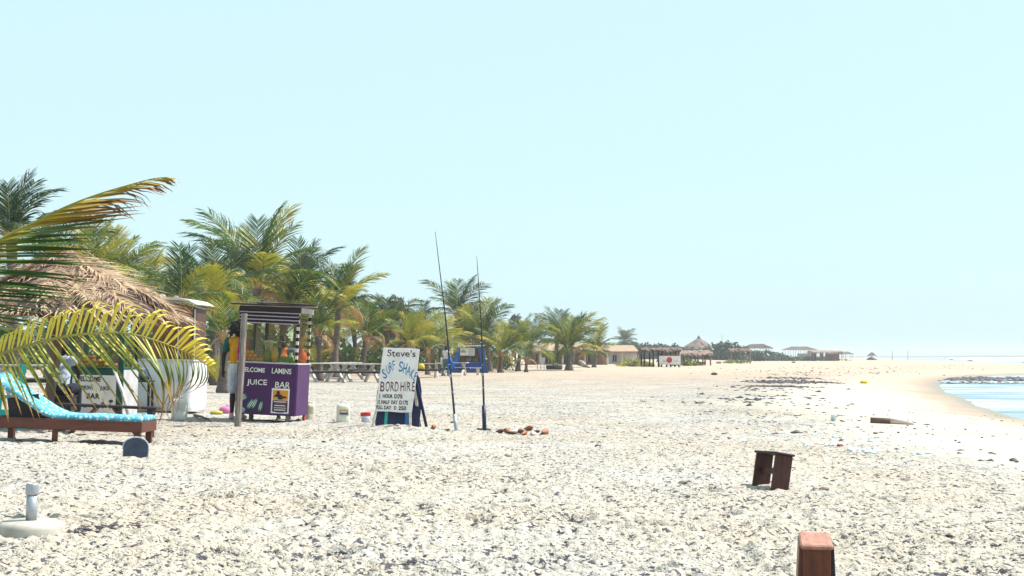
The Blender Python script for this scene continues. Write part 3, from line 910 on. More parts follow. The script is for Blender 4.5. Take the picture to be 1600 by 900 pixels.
GREYPANEL = M("grey_panel", (0.50, 0.50, 0.52), (0.36, 0.36, 0.38), scale=4, rough=0.7)
METAL = M("galvanised", (0.42, 0.45, 0.50), (0.28, 0.30, 0.34), scale=12, rough=0.45, metal=0.5, bump=0.1)
ZINC = M("rusty_zinc_sheet", (0.50, 0.42, 0.36), (0.24, 0.15, 0.12), scale=4, rough=0.6, metal=0.2, bump=0.2)
ORANGE = M("orange_peel", (0.80, 0.36, 0.02), (0.66, 0.26, 0.015), scale=20, rough=0.45, bump=0.2, dist=0.003)
LIME = M("lime_peel", (0.10, 0.30, 0.03), (0.06, 0.20, 0.02), scale=20, rough=0.45, bump=0.2, dist=0.003)
MELON = M("melon_skin", (0.22, 0.26, 0.04), (0.10, 0.16, 0.03), scale=9, rough=0.5)
PAPAYA = M("papaya_skin", (0.62, 0.38, 0.03), (0.40, 0.30, 0.03), scale=7, rough=0.5)
SKIN = M("dark_skin", (0.026, 0.014, 0.011), (0.018, 0.010, 0.008), scale=8, rough=0.5, bump=0.05)
HAIR = M("black_hair", (0.012, 0.010, 0.012), (0.006, 0.005, 0.007), scale=30, rough=0.8, bump=0.9, dist=0.02)
HDPE = M("milky_plastic", (0.72, 0.72, 0.62), (0.62, 0.60, 0.48), scale=3, rough=0.45, bump=0.05)
PINKCLOTH = M("pink_cloth", (0.62, 0.22, 0.42), (0.5, 0.15, 0.34), scale=8, rough=0.9)
REDP = M("red_paint", (0.50, 0.035, 0.03), (0.38, 0.03, 0.025), scale=8, rough=0.5)
CONCRETE = M("painted_concrete", (0.46, 0.43, 0.38), (0.26, 0.24, 0.21), scale=4.5, rough=0.75, bump=0.3)
GLASS = glass_mat("stall_glass", (0.86, 0.84, 0.66), 0.02, 0.012)

# ------------------------------------------------------------------ people
def blob(name, caps, mat, parent, vox=0.010, smooth=3):
    """tapered limbs and ellipsoids fused into one continuous surface"""
    mb = MB()
    for c in caps:
        if len(c) == 4:
            a, b_, r0, r1 = c
            a, b_ = Vector(a), Vector(b_)
            mb.ball(a, r0, 10); mb.ball(b_, r1, 10)
            if (b_ - a).length > 1e-4: mb.tube([a, b_], [r0, r1], 10)
        else:
            mb.ball(c[0], c[1], 14)
    me = mb.mesh(name, mat)
    t = bpy.data.objects.new(name, me); COL.objects.link(t)
    rm = t.modifiers.new("r", 'REMESH'); rm.mode = 'VOXEL'; rm.voxel_size = vox; rm.use_smooth_shade = True
    sm = t.modifiers.new("s", 'SMOOTH'); sm.factor = 0.5; sm.iterations = smooth
    dg = bpy.context.evaluated_depsgraph_get()
    res = bpy.data.meshes.new_from_object(t.evaluated_get(dg))
    bpy.data.objects.remove(t); bpy.data.meshes.remove(me)
    res.materials.clear(); res.materials.append(mat)
    res.polygons.foreach_set("use_smooth", [True] * len(res.polygons))
    return obj(name, res, parent)

def hand(w, d, side, s=1.0, up=Vector((0, 0, 1))):
    """palm and five bent fingers beyond the wrist w, pointing along d"""
    w, d = Vector(w), Vector(d).normalized()
    lat = d.cross(up)
    lat = Vector((1, 0, 0)) if lat.length < .2 else lat.normalized()
    nrm = lat.cross(d).normalized()
    caps = [(w, w + d * .07 * s, .024 * s, .030 * s), (w + d * .05 * s + lat * .02 * s, w + d * .08 * s - lat * .02 * s, .018 * s, .018 * s)]
    for i, l in enumerate((.062, .075, .070, .055)):
        b_ = w + d * .085 * s + lat * (.027 - .018 * i) * s
        m_ = b_ + (d * .85 - nrm * .25).normalized() * l * .55 * s
        caps += [(b_, m_, .0095 * s, .0085 * s), (m_, m_ + (d * .5 - nrm * .8).normalized() * l * .5 * s, .0085 * s, .007 * s)]
    tb = w + d * .025 * s + lat * side * .026 * s
    tm = tb + (d * .6 + lat * side * .75).normalized() * .035 * s
    caps += [(tb, tm, .012 * s, .011 * s), (tm, tm + (d * .9 + lat * side * .2).normalized() * .03 * s, .011 * s, .009 * s)]
    return caps

def person(loc, label, rz, J, shirt, legs, feet, hair="short", vox=0.010, roll=0.0, sleeves=0.6, leglen=0.55, hat=None, shin=None):
    """J = joints: pel chest neck head shL shR elL elR wrL wrR hipL hipR knL knR anL anR (facing -y)"""
    root = empty("person", loc, label, "person", rz, roll)
    J = {k: Vector(v) for k, v in J.items()}
    caps = [(J["pel"], J["chest"], .125, .135), (J["chest"], J["neck"], .12, .06), (J["neck"], J["head"], .052, .055),
            (J["shL"], J["shR"], .065, .065)]
    hd = J["head"]; fz = Vector((0, -1, 0))
    caps += [(hd + Vector((0, .012, .045)), (.078, .094, .105)), (hd + Vector((0, -.035, -.03)), (.058, .058, .075)),
             (hd + fz * .088 + Vector((0, 0, .012)), hd + fz * .112 + Vector((0, 0, -.016)), .012, .016),
             (hd + fz * .085 + Vector((-.018, 0, -.058)), hd + fz * .085 + Vector((.018, 0, -.058)), .012, .012),
             (hd + fz * .078 + Vector((-.035, 0, .042)), hd + fz * .078 + Vector((.035, 0, .042)), .013, .013)]
    for sx in (-1, 1):
        caps.append((hd + Vector((sx * .08, .012, .0)), (.012, .022, .033)))
    for a, s in (("L", -1), ("R", 1)):
        caps += [(J["sh" + a], J["el" + a], .052, .040), (J["el" + a], J["wr" + a], .040, .026),
                 (J["hip" + a], J["kn" + a], .086, .056), (J["kn" + a], J["kn" + a].lerp(J["an" + a], .35), .052, .056),
                 (J["kn" + a].lerp(J["an" + a], .35), J["an" + a], .056, .034), (J["hip" + a], J["pel"], .09, .12)]
        ft = J["an" + a]
        caps += [(ft + Vector((0, .04, -.045)), ft + Vector((0, -.15, -.055)), .035, .028)]
        caps += hand(J["wr" + a], J["wr" + a] - J["el" + a], -s)
    blob("body", caps, SKIN, root, vox)
    for sx in (-1, 1):
        e = MB(); e.ball(hd + Vector((sx * .03, -.088, .016)), (.013, .008, .009), 8); e.build("eye", SIGNWHITE, root, True)
    c = [(J["pel"] + Vector((0, 0, .02)), J["chest"], .142, .155), (J["chest"], J["neck"] - Vector((0, 0, .045)), .145, .085), (J["shL"], J["shR"], .080, .080)]
    for a in "LR":
        c.append((J["sh" + a], J["sh" + a].lerp(J["el" + a], sleeves), .076, .066))
    blob("shirt", c, shirt, root, vox, 4)
    c = [(J["pel"], J["pel"] + Vector((0, 0, .06)), .148, .140)]
    for a in "LR":
        if leglen <= 1: c.append((J["hip" + a], J["hip" + a].lerp(J["kn" + a], leglen), .104, .090))
        else: c += [(J["hip" + a], J["kn" + a], .102, .076), (J["kn" + a], J["kn" + a].lerp(J["an" + a], leglen - 1), .074, .062)]
    blob("shorts" if leglen <= 1 else "trousers", c, legs, root, vox, 4)
    for a in "LR":
        ft = J["an" + a]
        blob("shoe", [(ft + Vector((0, .045, -.05)), ft + Vector((0, -.16, -.06)), .043, .036), (ft + Vector((0, .02, -.02)), ft + Vector((0, .02, -.05)), .045, .046)], feet, root, vox, 2)
    hc = [(hd + Vector((0, .03, .075)), (.088, .095, .092)), (hd + Vector((0, .07, .02)), (.072, .05, .085))]
    if hair == "bushy":
        rr = random.Random(5)
        hc.append((hd + Vector((0, .035, .06)), (.145, .145, .13)))
        for k in range(30):
            a = k * 2.4; t = rr.uniform(-.5, 1)
            d = Vector((math.cos(a), math.sin(a) * .9 + .25, t)).normalized()
            p = hd + Vector((0, .035, .05)) + d * .11
            hc.append((p, p + d * .05 + Vector((0, 0, -.10 * rr.random())), .024, .016))
    blob("hair", hc, HAIR, root, vox, 1)
    return root

STAND = dict(pel=(0, 0, .95), chest=(0, 0, 1.24), neck=(0, .01, 1.46), head=(0, -.015, 1.58), shL=(-.175, .01, 1.395), shR=(.175, .01, 1.395),
             elL=(-.235, .03, 1.12), elR=(.235, .03, 1.12), wrL=(-.245, -.04, .87), wrR=(.245, -.04, .87), hipL=(-.085, 0, .90), hipR=(.085, 0, .90),
             knL=(-.095, -.015, .50), knR=(.095, -.015, .50), anL=(-.10, .02, .095), anR=(.10, .02, .095))

# ------------------------------------------------------------------ purple juice stall
def fruit(name, mat, loc, r, label, cat, group=None, prof=None, rot=None):
    mb = MB()
    if prof: mb.lathe(prof, n=14)
    else:
        mb.ball((0, 0, 0), (r, r, r * .94), 14)
        mb.lathe([(r * .12, r * .90), (r * .10, r * .99), (0.001, r * 1.0)], n=6)
    o = mb.build(name, mat, None, True, loc=loc, rot=rot)
    return tag(o, label, cat, group)

def purple_stall():
    f = G(417, 659.5)
    root = empty("juice_stall", (f.x, f.y + .42, f.z), "purple juice bar stall with glass top and striped black valance", "stall", R(-6), R(2.6))
    W, D, z0, z1 = 1.06, .84, .12, 1.01
    x0, x1, y0, y1 = -W / 2, W / 2, -D / 2, D / 2
    th = .025
    for nm, c, d in (("front_panel", (0, y0, (z0 + z1) / 2), (W, th, z1 - z0)), ("back_panel", (0, y1, (z0 + z1) / 2), (W, th, z1 - z0))):
        MB().box(c, d).build(nm, PURPLE, root, bev=.004)
    for sx in (x0, x1):
        MB().box((sx, 0, (z0 + z1) / 2), (th - .003, D - th * 1.05, z1 - z0 - .004)).build("side_panel", PURPLE, root, bev=.004)
    MB().box((0, 0, z1 + .013), (W + .03, D + .03, .024)).build("counter_top", GREYPANEL, root, bev=.004)
    MB().box((0, 0, z0 + .01), (W - .06, D - .06, .02)).build("floor_board", WOODDARK, root)
    for x, m_ in ((x0 + .05, WHITEPAINT), (x1 - .14, WOODGREY)):
        MB().box((x, y0 + .08, .045), (.07, .07, .15)).build("leg", m_, root, bev=.004)
    MB().box((x0 + .06, y1 - .08, .045), (.07, .07, .15)).build("leg", WOODGREY, root, bev=.004)
    wb = MB(); wb.tube([(x1 - .04, y1 - .10, .06), (x1 - .005, y1 - .10, .06)], .065, 16); wh = wb.build("wheel", REDP, root, bev=.006)
    MB().tube([(x1 - .06, y1 - .10, .06), (x1 + .006, y1 - .10, .06)], .02, 10).build("hub", METAL, wh)
    wb = MB(); wb.box((x1 - .022, y1 - .10, .10), (.06, .03, .09)); wb.build("fork", METAL, wh)
    # posts with painted black and white bands
    band = stripes("banded_post", [(.5, (0.62, 0.55, 0.50)), (.5, (0.012, 0.012, 0.02))], 2, .125, .02)
    for x, y in ((x0 + .03, y0 + .03), (x1 - .03, y0 + .03), (x1 - .03, y1 - .03), (x0 + .03, y1 - .03)):
        MB().box((x, y, 1.50), (.045, .045, .95)).build("post", band if (x, y) != (x0 + .03, y1 - .03) else WOODDARK, root, bev=.003)
    MB().box((x0 + .25, y1 - .03, 1.50), (.06, .04, .95)).build("post", WOODDARK, root, bev=.003)
    MB().box((0, y0 + .006, 1.36), (W - .10, .006, .66)).build("window_pane", GLASS, root)
    for x in (x0 + .006, x1 - .006): MB().box((x, 0, 1.36), (.006, D - .10, .66)).build("window_pane", GLASS, root)
    # fascia and striped cloth valance
    MB().box((0, y0 - .012, 1.955), (W + .04, .025, .09)).build("fascia", WOODDARK, root)
    MB().box((x1 + .012, 0, 1.955), (.025, D, .09)).build("fascia", GREYPANEL, root)
    val = MB(); N = 44; zs = [1.925, 1.86, 1.80, 1.74, 1.70]
    vs = []
    for j, z in enumerate(zs):
        for i in range(N + 1):
            x = x0 + W * i / N
            vs.append((x, y0 - .035 - .012 * (j / 4) * math.sin(i * 1.9) - .01 * j / 4, z + (.012 * math.sin(i * .33 + 1) if j else 0)))
    val.add(vs, [(j * (N + 1) + i, j * (N + 1) + i + 1, (j + 1) * (N + 1) + i + 1, (j + 1) * (N + 1) + i) for j in range(4) for i in range(N)])
    val.build("valance", stripes("striped_cloth", [(.68, (0.016, 0.012, 0.026)), (.32, (0.42, 0.34, 0.36))], 2, .062, .012, 0.95, 0.01), root, True)
    # roof of loose boards and sheet
    r_ = random.Random(2)
    for k in range(7):
        y = y0 - .12 + k * (D + .28) / 6.5
        l = W + .34 + r_.uniform(-.06, .12)
        MB().box((.05 + r_.uniform(-.05, .05), y, 2.03 + .006 * (k % 2) + .01 * k / 7), (l, .165, .018), (r_.uniform(-.02, .02), r_.uniform(-.015, .015), r_.uniform(-.04, .04))).build("roof_board", (WOODDARK, ZINC, WOODGREY)[k % 3], root, bev=.002)
    bt = MB(); bt.tube([(-.6, y0 - .05, 2.068), (0, y0 + .02, 2.072), (.72, y0 - .06, 2.06)], .010, 6); bt.build("roof_batten", WOODGREY, root)
    bt = MB(); bt.tube([(-.2, y0 - .17, 2.052), (.3, y0 - .15, 2.06), (.80, y0 - .17, 2.05)], .012, 6); bt.build("roof_batten", WOODDARK, root)
    # hand lettering: white strokes with black shade
    yf = y0 - th / 2 - .003
    def wl(body, x, z, size, sx=1.0, sp=1.0):
        text("lettering", body, size, BLACKPAINT, root, (x - .012, yf, z - .004), bold=.0075, sx=sx, space=sp, ext=.001)
        text("lettering", body, size * .97, SIGNWHITE, root, (x + .004, yf - .0025, z + .002), bold=-.001, sx=sx, space=sp, ext=.001)
    for body, xa, xb, za, zb in (("WELCOME", -.515, -.04, .845, .94), ("LAMINS", .075, .43, .835, .945), ("JUICE", -.36, .01, .605, .735), ("BAR", .145, .42, .595, .715)):
        fit(body, BLACKPAINT, root, xa - .010, xb - .004, za - .004, zb + .004, yf, bold=.016)
        fit(body, SIGNWHITE, root, xa + .012, xb + .006, za + .004, zb - .004, yf - .0025, bold=.002)
    # painted fruit
    GL = M("fruit_green", (0.03, 0.20, 0.14), (0.015, 0.10, 0.08), scale=9, rough=0.6, bump=0)
    def oval(cx, cz, a, b_, ang, mat, dy, nm="painted_fruit", par=None):
        mb = MB(); n = 18; vs = []
        for k in range(n):
            t = 2 * math.pi * k / n; x, z = a * math.cos(t), b_ * math.sin(t)
            vs.append((cx + x * math.cos(ang) - z * math.sin(ang), cz + x * math.sin(ang) + z * math.cos(ang)))
        mb.prism(vs, yf - dy, yf + .002); return mb.build(nm, mat, par or root)
    def leaf_strokes(cx, cz, l, ang, n, par):
        for i in range(n):
            o = (i - (n - 1) / 2) * .028
            oval(cx + o * math.cos(ang + 1.57), cz + o * math.sin(ang + 1.57), l, .006, ang, SIGNWHITE, .004, "highlight", par)
    for cx, cz, a, b_, ang, n in ((-.40, .41, .075, .055, .5, 3), (-.41, .20, .075, .05, -.6, 3), (-.26, .30, .10, .05, 1.0, 2), (-.19, .31, .10, .035, 1.15, 2), (-.08, .27, .095, .038, 1.35, 2)):
        q = oval(cx, cz, a, b_, ang, GL, .002); leaf_strokes(cx, cz, a * .75, ang, n, q)
    # poster
    pr = MB().box((.265, yf - .001, .375), (.315, .004, .43)).build("poster", SIGNWHITE, root)
    MB().box((.265, yf - .004, .475), (.27, .003, .17)).build("poster_picture", M("poster_orange", (0.75, 0.30, 0.02), (0.62, 0.16, 0.02), scale=9, rough=0.4, bump=0), pr)
    mb = MB(); mb.prism([(.15, .40), (.155, .455), (.18, .485), (.20, .495), (.195, .52), (.205, .545), (.225, .553), (.245, .545), (.252, .52), (.248, .495), (.275, .482), (.31, .46), (.375, .45), (.38, .425), (.31, .425), (.30, .40)], yf - .0075, yf - .0055); mb.build("poster_figure", BLACKPAINT, pr)
    MB().box((.265, yf - .004, .285), (.27, .003, .20)).build("poster_picture", M("poster_dark", (0.03, 0.03, 0.05), (0.10, 0.05, 0.09), scale=14, rough=0.4, bump=0), pr)
    oval(.19, .415, .035, .03, 0, PAPAYA, .0095, "poster_fruit", pr)
    for z, w, m_ in ((.36, .22, SIGNWHITE), (.325, .17, REDP), (.295, .19, SIGNWHITE), (.255, .22, GREYPANEL), (.22, .2, SIGNWHITE), (.182, .15, BLACKPAINT)):
        MB().box((.265, yf - .0065 if z > .19 else yf - .004, z), (w, .002, .014)).build("poster_text_line", m_, pr)
    bpy.context.view_layer.update()
    mw = root.matrix_world
    # fruit on the counter, each a thing of its own
    zt = z1 + .0255
    OPOS = ["bottom row, %s from the left" % n_ for n_ in ("first", "second", "third", "fourth", "fifth")] + ["middle row, %s from the left" % n_ for n_ in ("first", "second", "third")] + ["top row, left one", "top row, right one"]
    LPOS = ["bottom row, %s from the left" % n_ for n_ in ("first", "second", "third", "fourth", "fifth")] + ["upper row, %s from the left" % n_ for n_ in ("first", "second", "third", "fourth")]
    for i, (x, z) in enumerate(((-.44, 0), (-.37, 0), (-.30, 0), (-.225, 0), (-.155, 0), (-.425, .065), (-.35, .065), (-.275, .065), (-.40, .125), (-.325, .125))):
        fruit("orange", ORANGE, mw @ Vector((x, y0 + .10 + .02 * (i % 2), zt + .037 + z)), .038, "orange in the purple stall's pile, %s" % OPOS[i], "orange", "oranges in the purple stall")
    for i, (x, z) in enumerate(((.19, 0), (.25, 0), (.31, 0), (.37, 0), (.43, 0), (.22, .055), (.28, .055), (.34, .055), (.40, .055))):
        fruit("lime", LIME, mw @ Vector((x, y0 + .10 + .015 * (i % 2), zt + .032 + z)), .033, "lime in the purple stall's heap, %s" % LPOS[i], "lime", "limes in the purple stall")
    pp = [(.01, -.11), (.05, -.09), (.072, -.03), (.07, .03), (.05, .09), (.02, .125), (.006, .135)]
    fruit("melon", MELON, mw @ Vector((-.045, y0 + .12, zt + .105)), 1, "olive green melon standing left of the papaya in the purple stall", "melon", prof=pp)
    fruit("papaya", PAPAYA, mw @ Vector((.085, y0 + .12, zt + .125)), 1, "tall yellow papaya between melon and limes in the purple stall", "papaya", prof=[(a * .92, b_ * 1.18) for a, b_ in pp])
    # blue paper cone, blender and bags on the counter
    mb = MB(); mb.lathe([(.055, 0), (.004, .17)], n=12); tag(mb.build("paper_cone", SKYBLUE, loc=mw @ Vector((-.37, y0 + .22, zt + .001)), smooth=True), "light blue paper cone behind the oranges in the purple stall", "cone")
    bl = empty("blender", mw @ Vector((-.10, y0 + .40, zt)), "dark blender with glass jug beside the stall keeper", "blender")
    mb = MB(); mb.lathe([(.085, 0), (.08, .10), (.06, .15)], n=14); mb.build("base", NAVY, bl, True)
    mb = MB(); mb.lathe([(.055, .151), (.08, .34), (.078, .345)], n=14); mb.build("jug", GREYPANEL, bl, True)
    mb = MB(); mb.lathe([(.082, .346), (.08, .37), (.03, .385)], n=14); mb.build("lid", SIGNWHITE, bl, True)
    for x, y, m_, s, lb in ((.44, y1 - .2, M("pink_bag", (0.75, 0.16, 0.2), (0.6, 0.1, 0.14), scale=8), 1.3, "pink bag by the purple stall's right pane"), (.33, y0 + .3, M("bluewhite_bag", (0.5, 0.62, 0.8), (0.2, 0.3, 0.6), scale=16), .9, "small blue and white bag behind the limes")):
        mb = MB(); mb.lathe([(.05 * s, 0), (.07 * s, .06 * s), (.06 * s, .13 * s), (.025 * s, .17 * s), (.04 * s, .20 * s)], n=10); tag(mb.build("plastic_bag", m_, loc=mw @ Vector((x, y, zt)), smooth=True), lb, "bag")
    return root, mw
STALL, SMW = purple_stall()
J = dict(STAND); J.update(elL=(-.24, -.04, 1.14), elR=(.24, -.04, 1.14), wrL=(-.16, -.20, 1.11), wrR=(.17, -.20, 1.11))
vsh = stripes("orange_blue_shirt", [(.42, (0.05, 0.09, 0.22)), (.24, (0.62, 0.17, 0.05)), (.34, (0.10, 0.12, 0.25))], 0, .5, .25)
sp = SMW @ Vector((.05, .60, 0))
keeper = person((sp.x, sp.y, gz1(sp.x, sp.y) - .03), "stall keeper in orange and blue shirt behind the purple stall's glass", 0, J, vsh, NAVY, BLACKPAINT, vox=.011)
keeper.scale = (.92, .92, .90)

# ------------------------------------------------------------------ customer and leaning post
cp = G(371, 655)
cs = stripes("striped_shirt", [(.13, (0.02, 0.12, 0.10)), (.36, (0.50, 0.015, 0.22)), (.32, (0.62, 0.28, 0.012)), (.19, (0.015, 0.09, 0.085))], 0, .56, .30, 0.9, .03)
J = dict(STAND); J.update(wrL=(-.27, .02, .88), elL=(-.25, .05, 1.14), elR=(.24, -.06, 1.15), wrR=(.20, -.26, 1.08))
SHORTS = M("pale_shorts", (0.62, 0.66, 0.72), (0.46, 0.49, 0.55), scale=9, rough=0.9)
SNEAK = M("pink_white_sneaker", (0.78, 0.72, 0.72), (0.75, 0.18, 0.25), scale=9, rough=0.6, bump=0)
# seen from behind: turned about so the left sleeve stays on the left
CUST = dict()
for k, v in J.items():
    CUST[k] = v
person(cp + Vector((0, 0, .0)), "customer in yellow and magenta striped shirt and pale shorts beside the post", R(172), {k: (-x, y, z) for k, (x, y, z) in J.items()} | {
    a + "L": (-J[a + "R"][0], J[a + "R"][1], J[a + "R"][2]) for a in ("sh", "el", "wr", "hip", "kn", "an")} | {
    a + "R": (-J[a + "L"][0], J[a + "L"][1], J[a + "L"][2]) for a in ("sh", "el", "wr", "hip", "kn", "an")},
    cs, SHORTS, SNEAK, "bushy", leglen=.92)
b0 = G(371, 667); t0 = P(382, 490, b0.y)
mb = MB(); mb.tube([b0 - Vector((0, 0, .25)), b0, b0.lerp(t0, .5) + Vector((.008, 0, 0)), t0], [.056, .055, .053, .052], 7)
tag(mb.build("wooden_post", WOODGREY, None, False, .003), "weathered grey post leaning in front of the purple stall", "post")
pk = MB(); pk.ball((0, 0, .07), (.13, .10, .09), 12); pk.ball((.05, .02, .13), (.06, .05, .06), 10)
tag(pk.build("pink_bag", PINKCLOTH, loc=G(352, 646) - Vector((0, 0, .01)), smooth=True), "pink cloth bag on the sand behind the customer's feet", "bag")
hs = MB(); hs.ball((0, 0, .02), (.13, .08, .05), 12)
tag(hs.build("green_husk", M("husk_green", (0.45, 0.42, 0.06), (0.3, 0.34, 0.05), scale=9), loc=G(338, 647), smooth=True), "yellow green coconut husk lying left of the customer", "husk")

# ------------------------------------------------------------------ containers on the sand
def jerrycan(px, py, w, h, label, mat=HDPE, lab=True, rz=.2, group=None):
    p = G(px, py)
    root = empty("jerrycan", p, label, "jerrycan", rz, R(1.5), group=group)
    mb = MB(); d = w * .72
    n = 16; prof = []
    for z, s in ((-.02, .94), (.01, 1.0), (h * .30, 1.0), (h * .32, .97), (h * .35, 1.0), (h * .72, 1.0), (h * .84, .90), (h * .90, .62)):
        ring = []
        for k in range(n):
            a = 2 * math.pi * (k + .5) / n; ca, sa = math.cos(a), math.sin(a)
            q = (abs(ca) ** 5 + abs(sa) ** 5) ** (-1 / 5)
            ring.append((ca * q * w / 2 * s, sa * q * d / 2 * s, z))
        prof.append(ring)
    mb.v = [v for r_ in prof for v in r_]
    mb.f = [(i * n + k, i * n + (k + 1) % n, (i + 1) * n + (k + 1) % n, (i + 1) * n + k) for i in range(len(prof) - 1) for k in range(n)] + [tuple(range(n - 1, -1, -1)), tuple((len(prof) - 1) * n + k for k in range(n))]
    mb.m = [0] * len(mb.f)
    mb.build("body", mat, root, True)
    hb = MB(); hb.tube([(-w * .25, 0, h * .86), (-w * .2, 0, h * 1.0), (w * .12, 0, h * 1.0), (w * .18, 0, h * .88)], w * .07, 6); hb.build("handle", mat, root, True)
    cb = MB(); cb.lathe([(w * .13, h * .86), (w * .13, h * .97), (w * .11, h * .985)], (w * .30, 0, 0), 12); cb.build("cap", SIGNWHITE, root)
    if lab:
        y = -d / 2 - .003
        lb = MB().box((0, y, h * .50), (w * .66, .004, h * .26)).build("label_sticker", M("label_grey", (0.20, 0.24, 0.30), (0.5, 0.5, 0.5), scale=30, rough=.5, bump=0), root)
        MB().box((0, y - .003, h * .595), (w * .62, .003, h * .05)).build("label_band", ORANGE, lb)
        MB().box((0, y - .003, h * .54), (w * .5, .003, h * .035)).build("label_band", SIGNWHITE, lb)
        MB().box((0, y - .003, h * .43), (w * .56, .003, h * .05)).build("label_band", BLACKPAINT, lb)
    else:
        for k, ww in enumerate((.5, .55, .4, .5)):
            MB().box((0, -d / 2 - .002, h * (.72 - .09 * k)), (w * ww * .9, .003, h * .018)).build("faint_print", GREYPANEL, root)
    return root
jerrycan(536, 660, .235, .36, "milky jerrycan with orange label between purple stall and surf sign")
jerrycan(484, 656, .15, .32, "pale empty jerrycan against the purple stall's right side", M("milky_plastic_dim", (0.55, 0.52, 0.38), (0.45, 0.42, 0.30), scale=3, rough=.5), False, .6)
jerrycan(280, 654, .27, .385, "white container with faint print in front of the white kiosk", M("white_plastic", (0.78, 0.76, 0.74), (0.70, 0.62, 0.52), scale=2, rough=.5, bump=.05), False, .1)
p = G(572, 660)
bk = empty("paint_bucket", p, "small white and red paint bucket left of the surf sign", "bucket", 0, R(-4))
mb = MB(); mb.lathe([(.070, -.02), (.078, .06), (.085, .165), (.080, .165), (.073, .03), (.02, .02)], n=20); mb.build("pail", M("pail_white", (0.62, 0.66, 0.76), (0.5, 0.53, 0.62), scale=4, rough=.4), bk, True)
mb = MB(); mb.lathe([(.0865, .115), (.089, .17), (.085, .178), (.082, .165)], n=20); mb.build("red_rim", REDP, bk, True)
mb = MB(); mb.tube([(-.088, 0, .15), (-.10, -.03, .10), (-.05, -.085, .06), (.05, -.09, .06), (.10, -.03, .10), (.088, 0, .15)], .004, 5); mb.build("wire_handle", METAL, bk)

# ------------------------------------------------------------------ surf hire sign and boards
def surf_sign():
    f = G(612, 667.5)
    k = f.y / FPX
    root = empty("sandwich_board", (f.x, f.y, f.z), "white hand lettered surf hire sandwich board on wooden legs", "sign")
    W, H = .60, 1.06
    SH = .075
    T = Matrix.Translation((.094, -.02, .775)) @ Matrix.Rotation(R(2), 4, 'Y') @ Matrix.Rotation(R(-9), 4, 'X')
    pl = MB()
    edge = [(-W / 2, -H / 2), (-.1, -H / 2 + .006), (.12, -H / 2 - .006), (W / 2, -H / 2 + .004), (W / 2 + .006, 0), (W / 2, H / 2 - .01), (.12, H / 2 + .004), (-.12, H / 2 - .004), (-W / 2, H / 2)]
    pl.prism([(x + SH * z, z) for x, z in edge], -.008, .008)
    bd = pl.build("panel", SIGNWHITE, root, bev=.002); bd.matrix_local = T
    y = -.0095
    BR = M("letter_brown", (0.055, 0.022, 0.03), (0.03, 0.012, 0.02), scale=20, rough=.7, bump=0)
    BL = M("letter_blue", (0.02, 0.20, 0.42), (0.015, 0.10, 0.26), scale=10, rough=.7, bump=0)
    MR = M("letter_maroon", (0.16, 0.04, 0.035), (0.08, 0.02, 0.03), scale=20, rough=.7, bump=0)
    BK = M("letter_dark", (0.02, 0.02, 0.02), (0.04, 0.035, 0.02), scale=20, rough=.7, bump=0)
    def put(body, mat, cx0, cx1, cy0, cy1, rot=0.0, bold=.004):
        """box measured on the photographed board"""
        xa, xb = (cx0 / 6 + 570 - 621) / 95.9, (cx1 / 6 + 570 - 621) / 95.9
        za, zb = (593 - cy1 / 6 - 530) / 95.9, (593 - cy0 / 6 - 530) / 95.9
        d = (xa + xb) / 2 * .035
        fit(body, mat, bd, xa, xb, za + d, zb + d, y, rot, bold)
    put("Steve's", BR, 197, 465, 92, 160, bold=.0015)
    for ch, cx, cy, w, h, a in (("S", 180, 322, 40, 92, -18), ("U", 210, 280, 30, 88, -16), ("R", 238, 254, 28, 86, -12), ("F", 264, 236, 24, 84, -8),
                                ("S", 333, 252, 40, 100, 2), ("H", 372, 268, 36, 98, 6), ("A", 408, 292, 40, 92, 10), ("K", 443, 322, 32, 92, 14), ("E", 474, 346, 24, 88, 16)):
        put(ch, BL, cx - w / 2, cx + w / 2, cy - h / 2, cy + h / 2, R(a), .0015)
    for ch, c0, c1 in (("B", 148, 188), ("O", 198, 236), ("R", 244, 278), ("D", 284, 320), ("H", 338, 374), ("I", 384, 389), ("R", 400, 436), ("E", 446, 474)):
        put(ch, MR, c0, c1, 394, 490, 0, .001)
    for body, m_, c0, c1, r0, r1 in (("1", BK, 143, 150, 512, 556), ("HOUR", BK, 175, 270, 514, 552), ("D75", BR, 284, 362, 516, 558), ("1/2", BK, 130, 152, 568, 608), ("HALF", BK, 165, 242, 570, 610), ("DAY", BK, 258, 318, 572, 612), ("D175", BR, 334, 416, 574, 616),
                                     ("FULL", BK, 120, 186, 618, 658), ("DAY", BK, 194, 262, 622, 662), ("D", BR, 288, 308, 626, 664), ("250", BR, 328, 402, 628, 668)):
        put(body, m_, c0, c1, r0, r1, 0, .0035)
    # legs: front pair along the edges, rear pair splayed back
    for a, b_, m_ in ((T @ Vector((-.29, .03, -.30)), (-.32, -.10, -.06), WOODPALE), (T @ Vector((.22, .03, -.30)), (.315, -.12, -.06), WOODPALE), (T @ Vector((-.2, .03, .42)), (-.30, .60, -.06), WOODGREY), (T @ Vector((.28, .03, .1)), (.56, .36, -.06), NAVY), (T @ Vector((.25, .03, .0)), (.45, .45, -.06), WOODPALE)):
        MB().beam(a, b_, .045, .03).build("leg", m_, root, bev=.003)
    return root, f, T
SIGN, SF, ST = surf_sign()

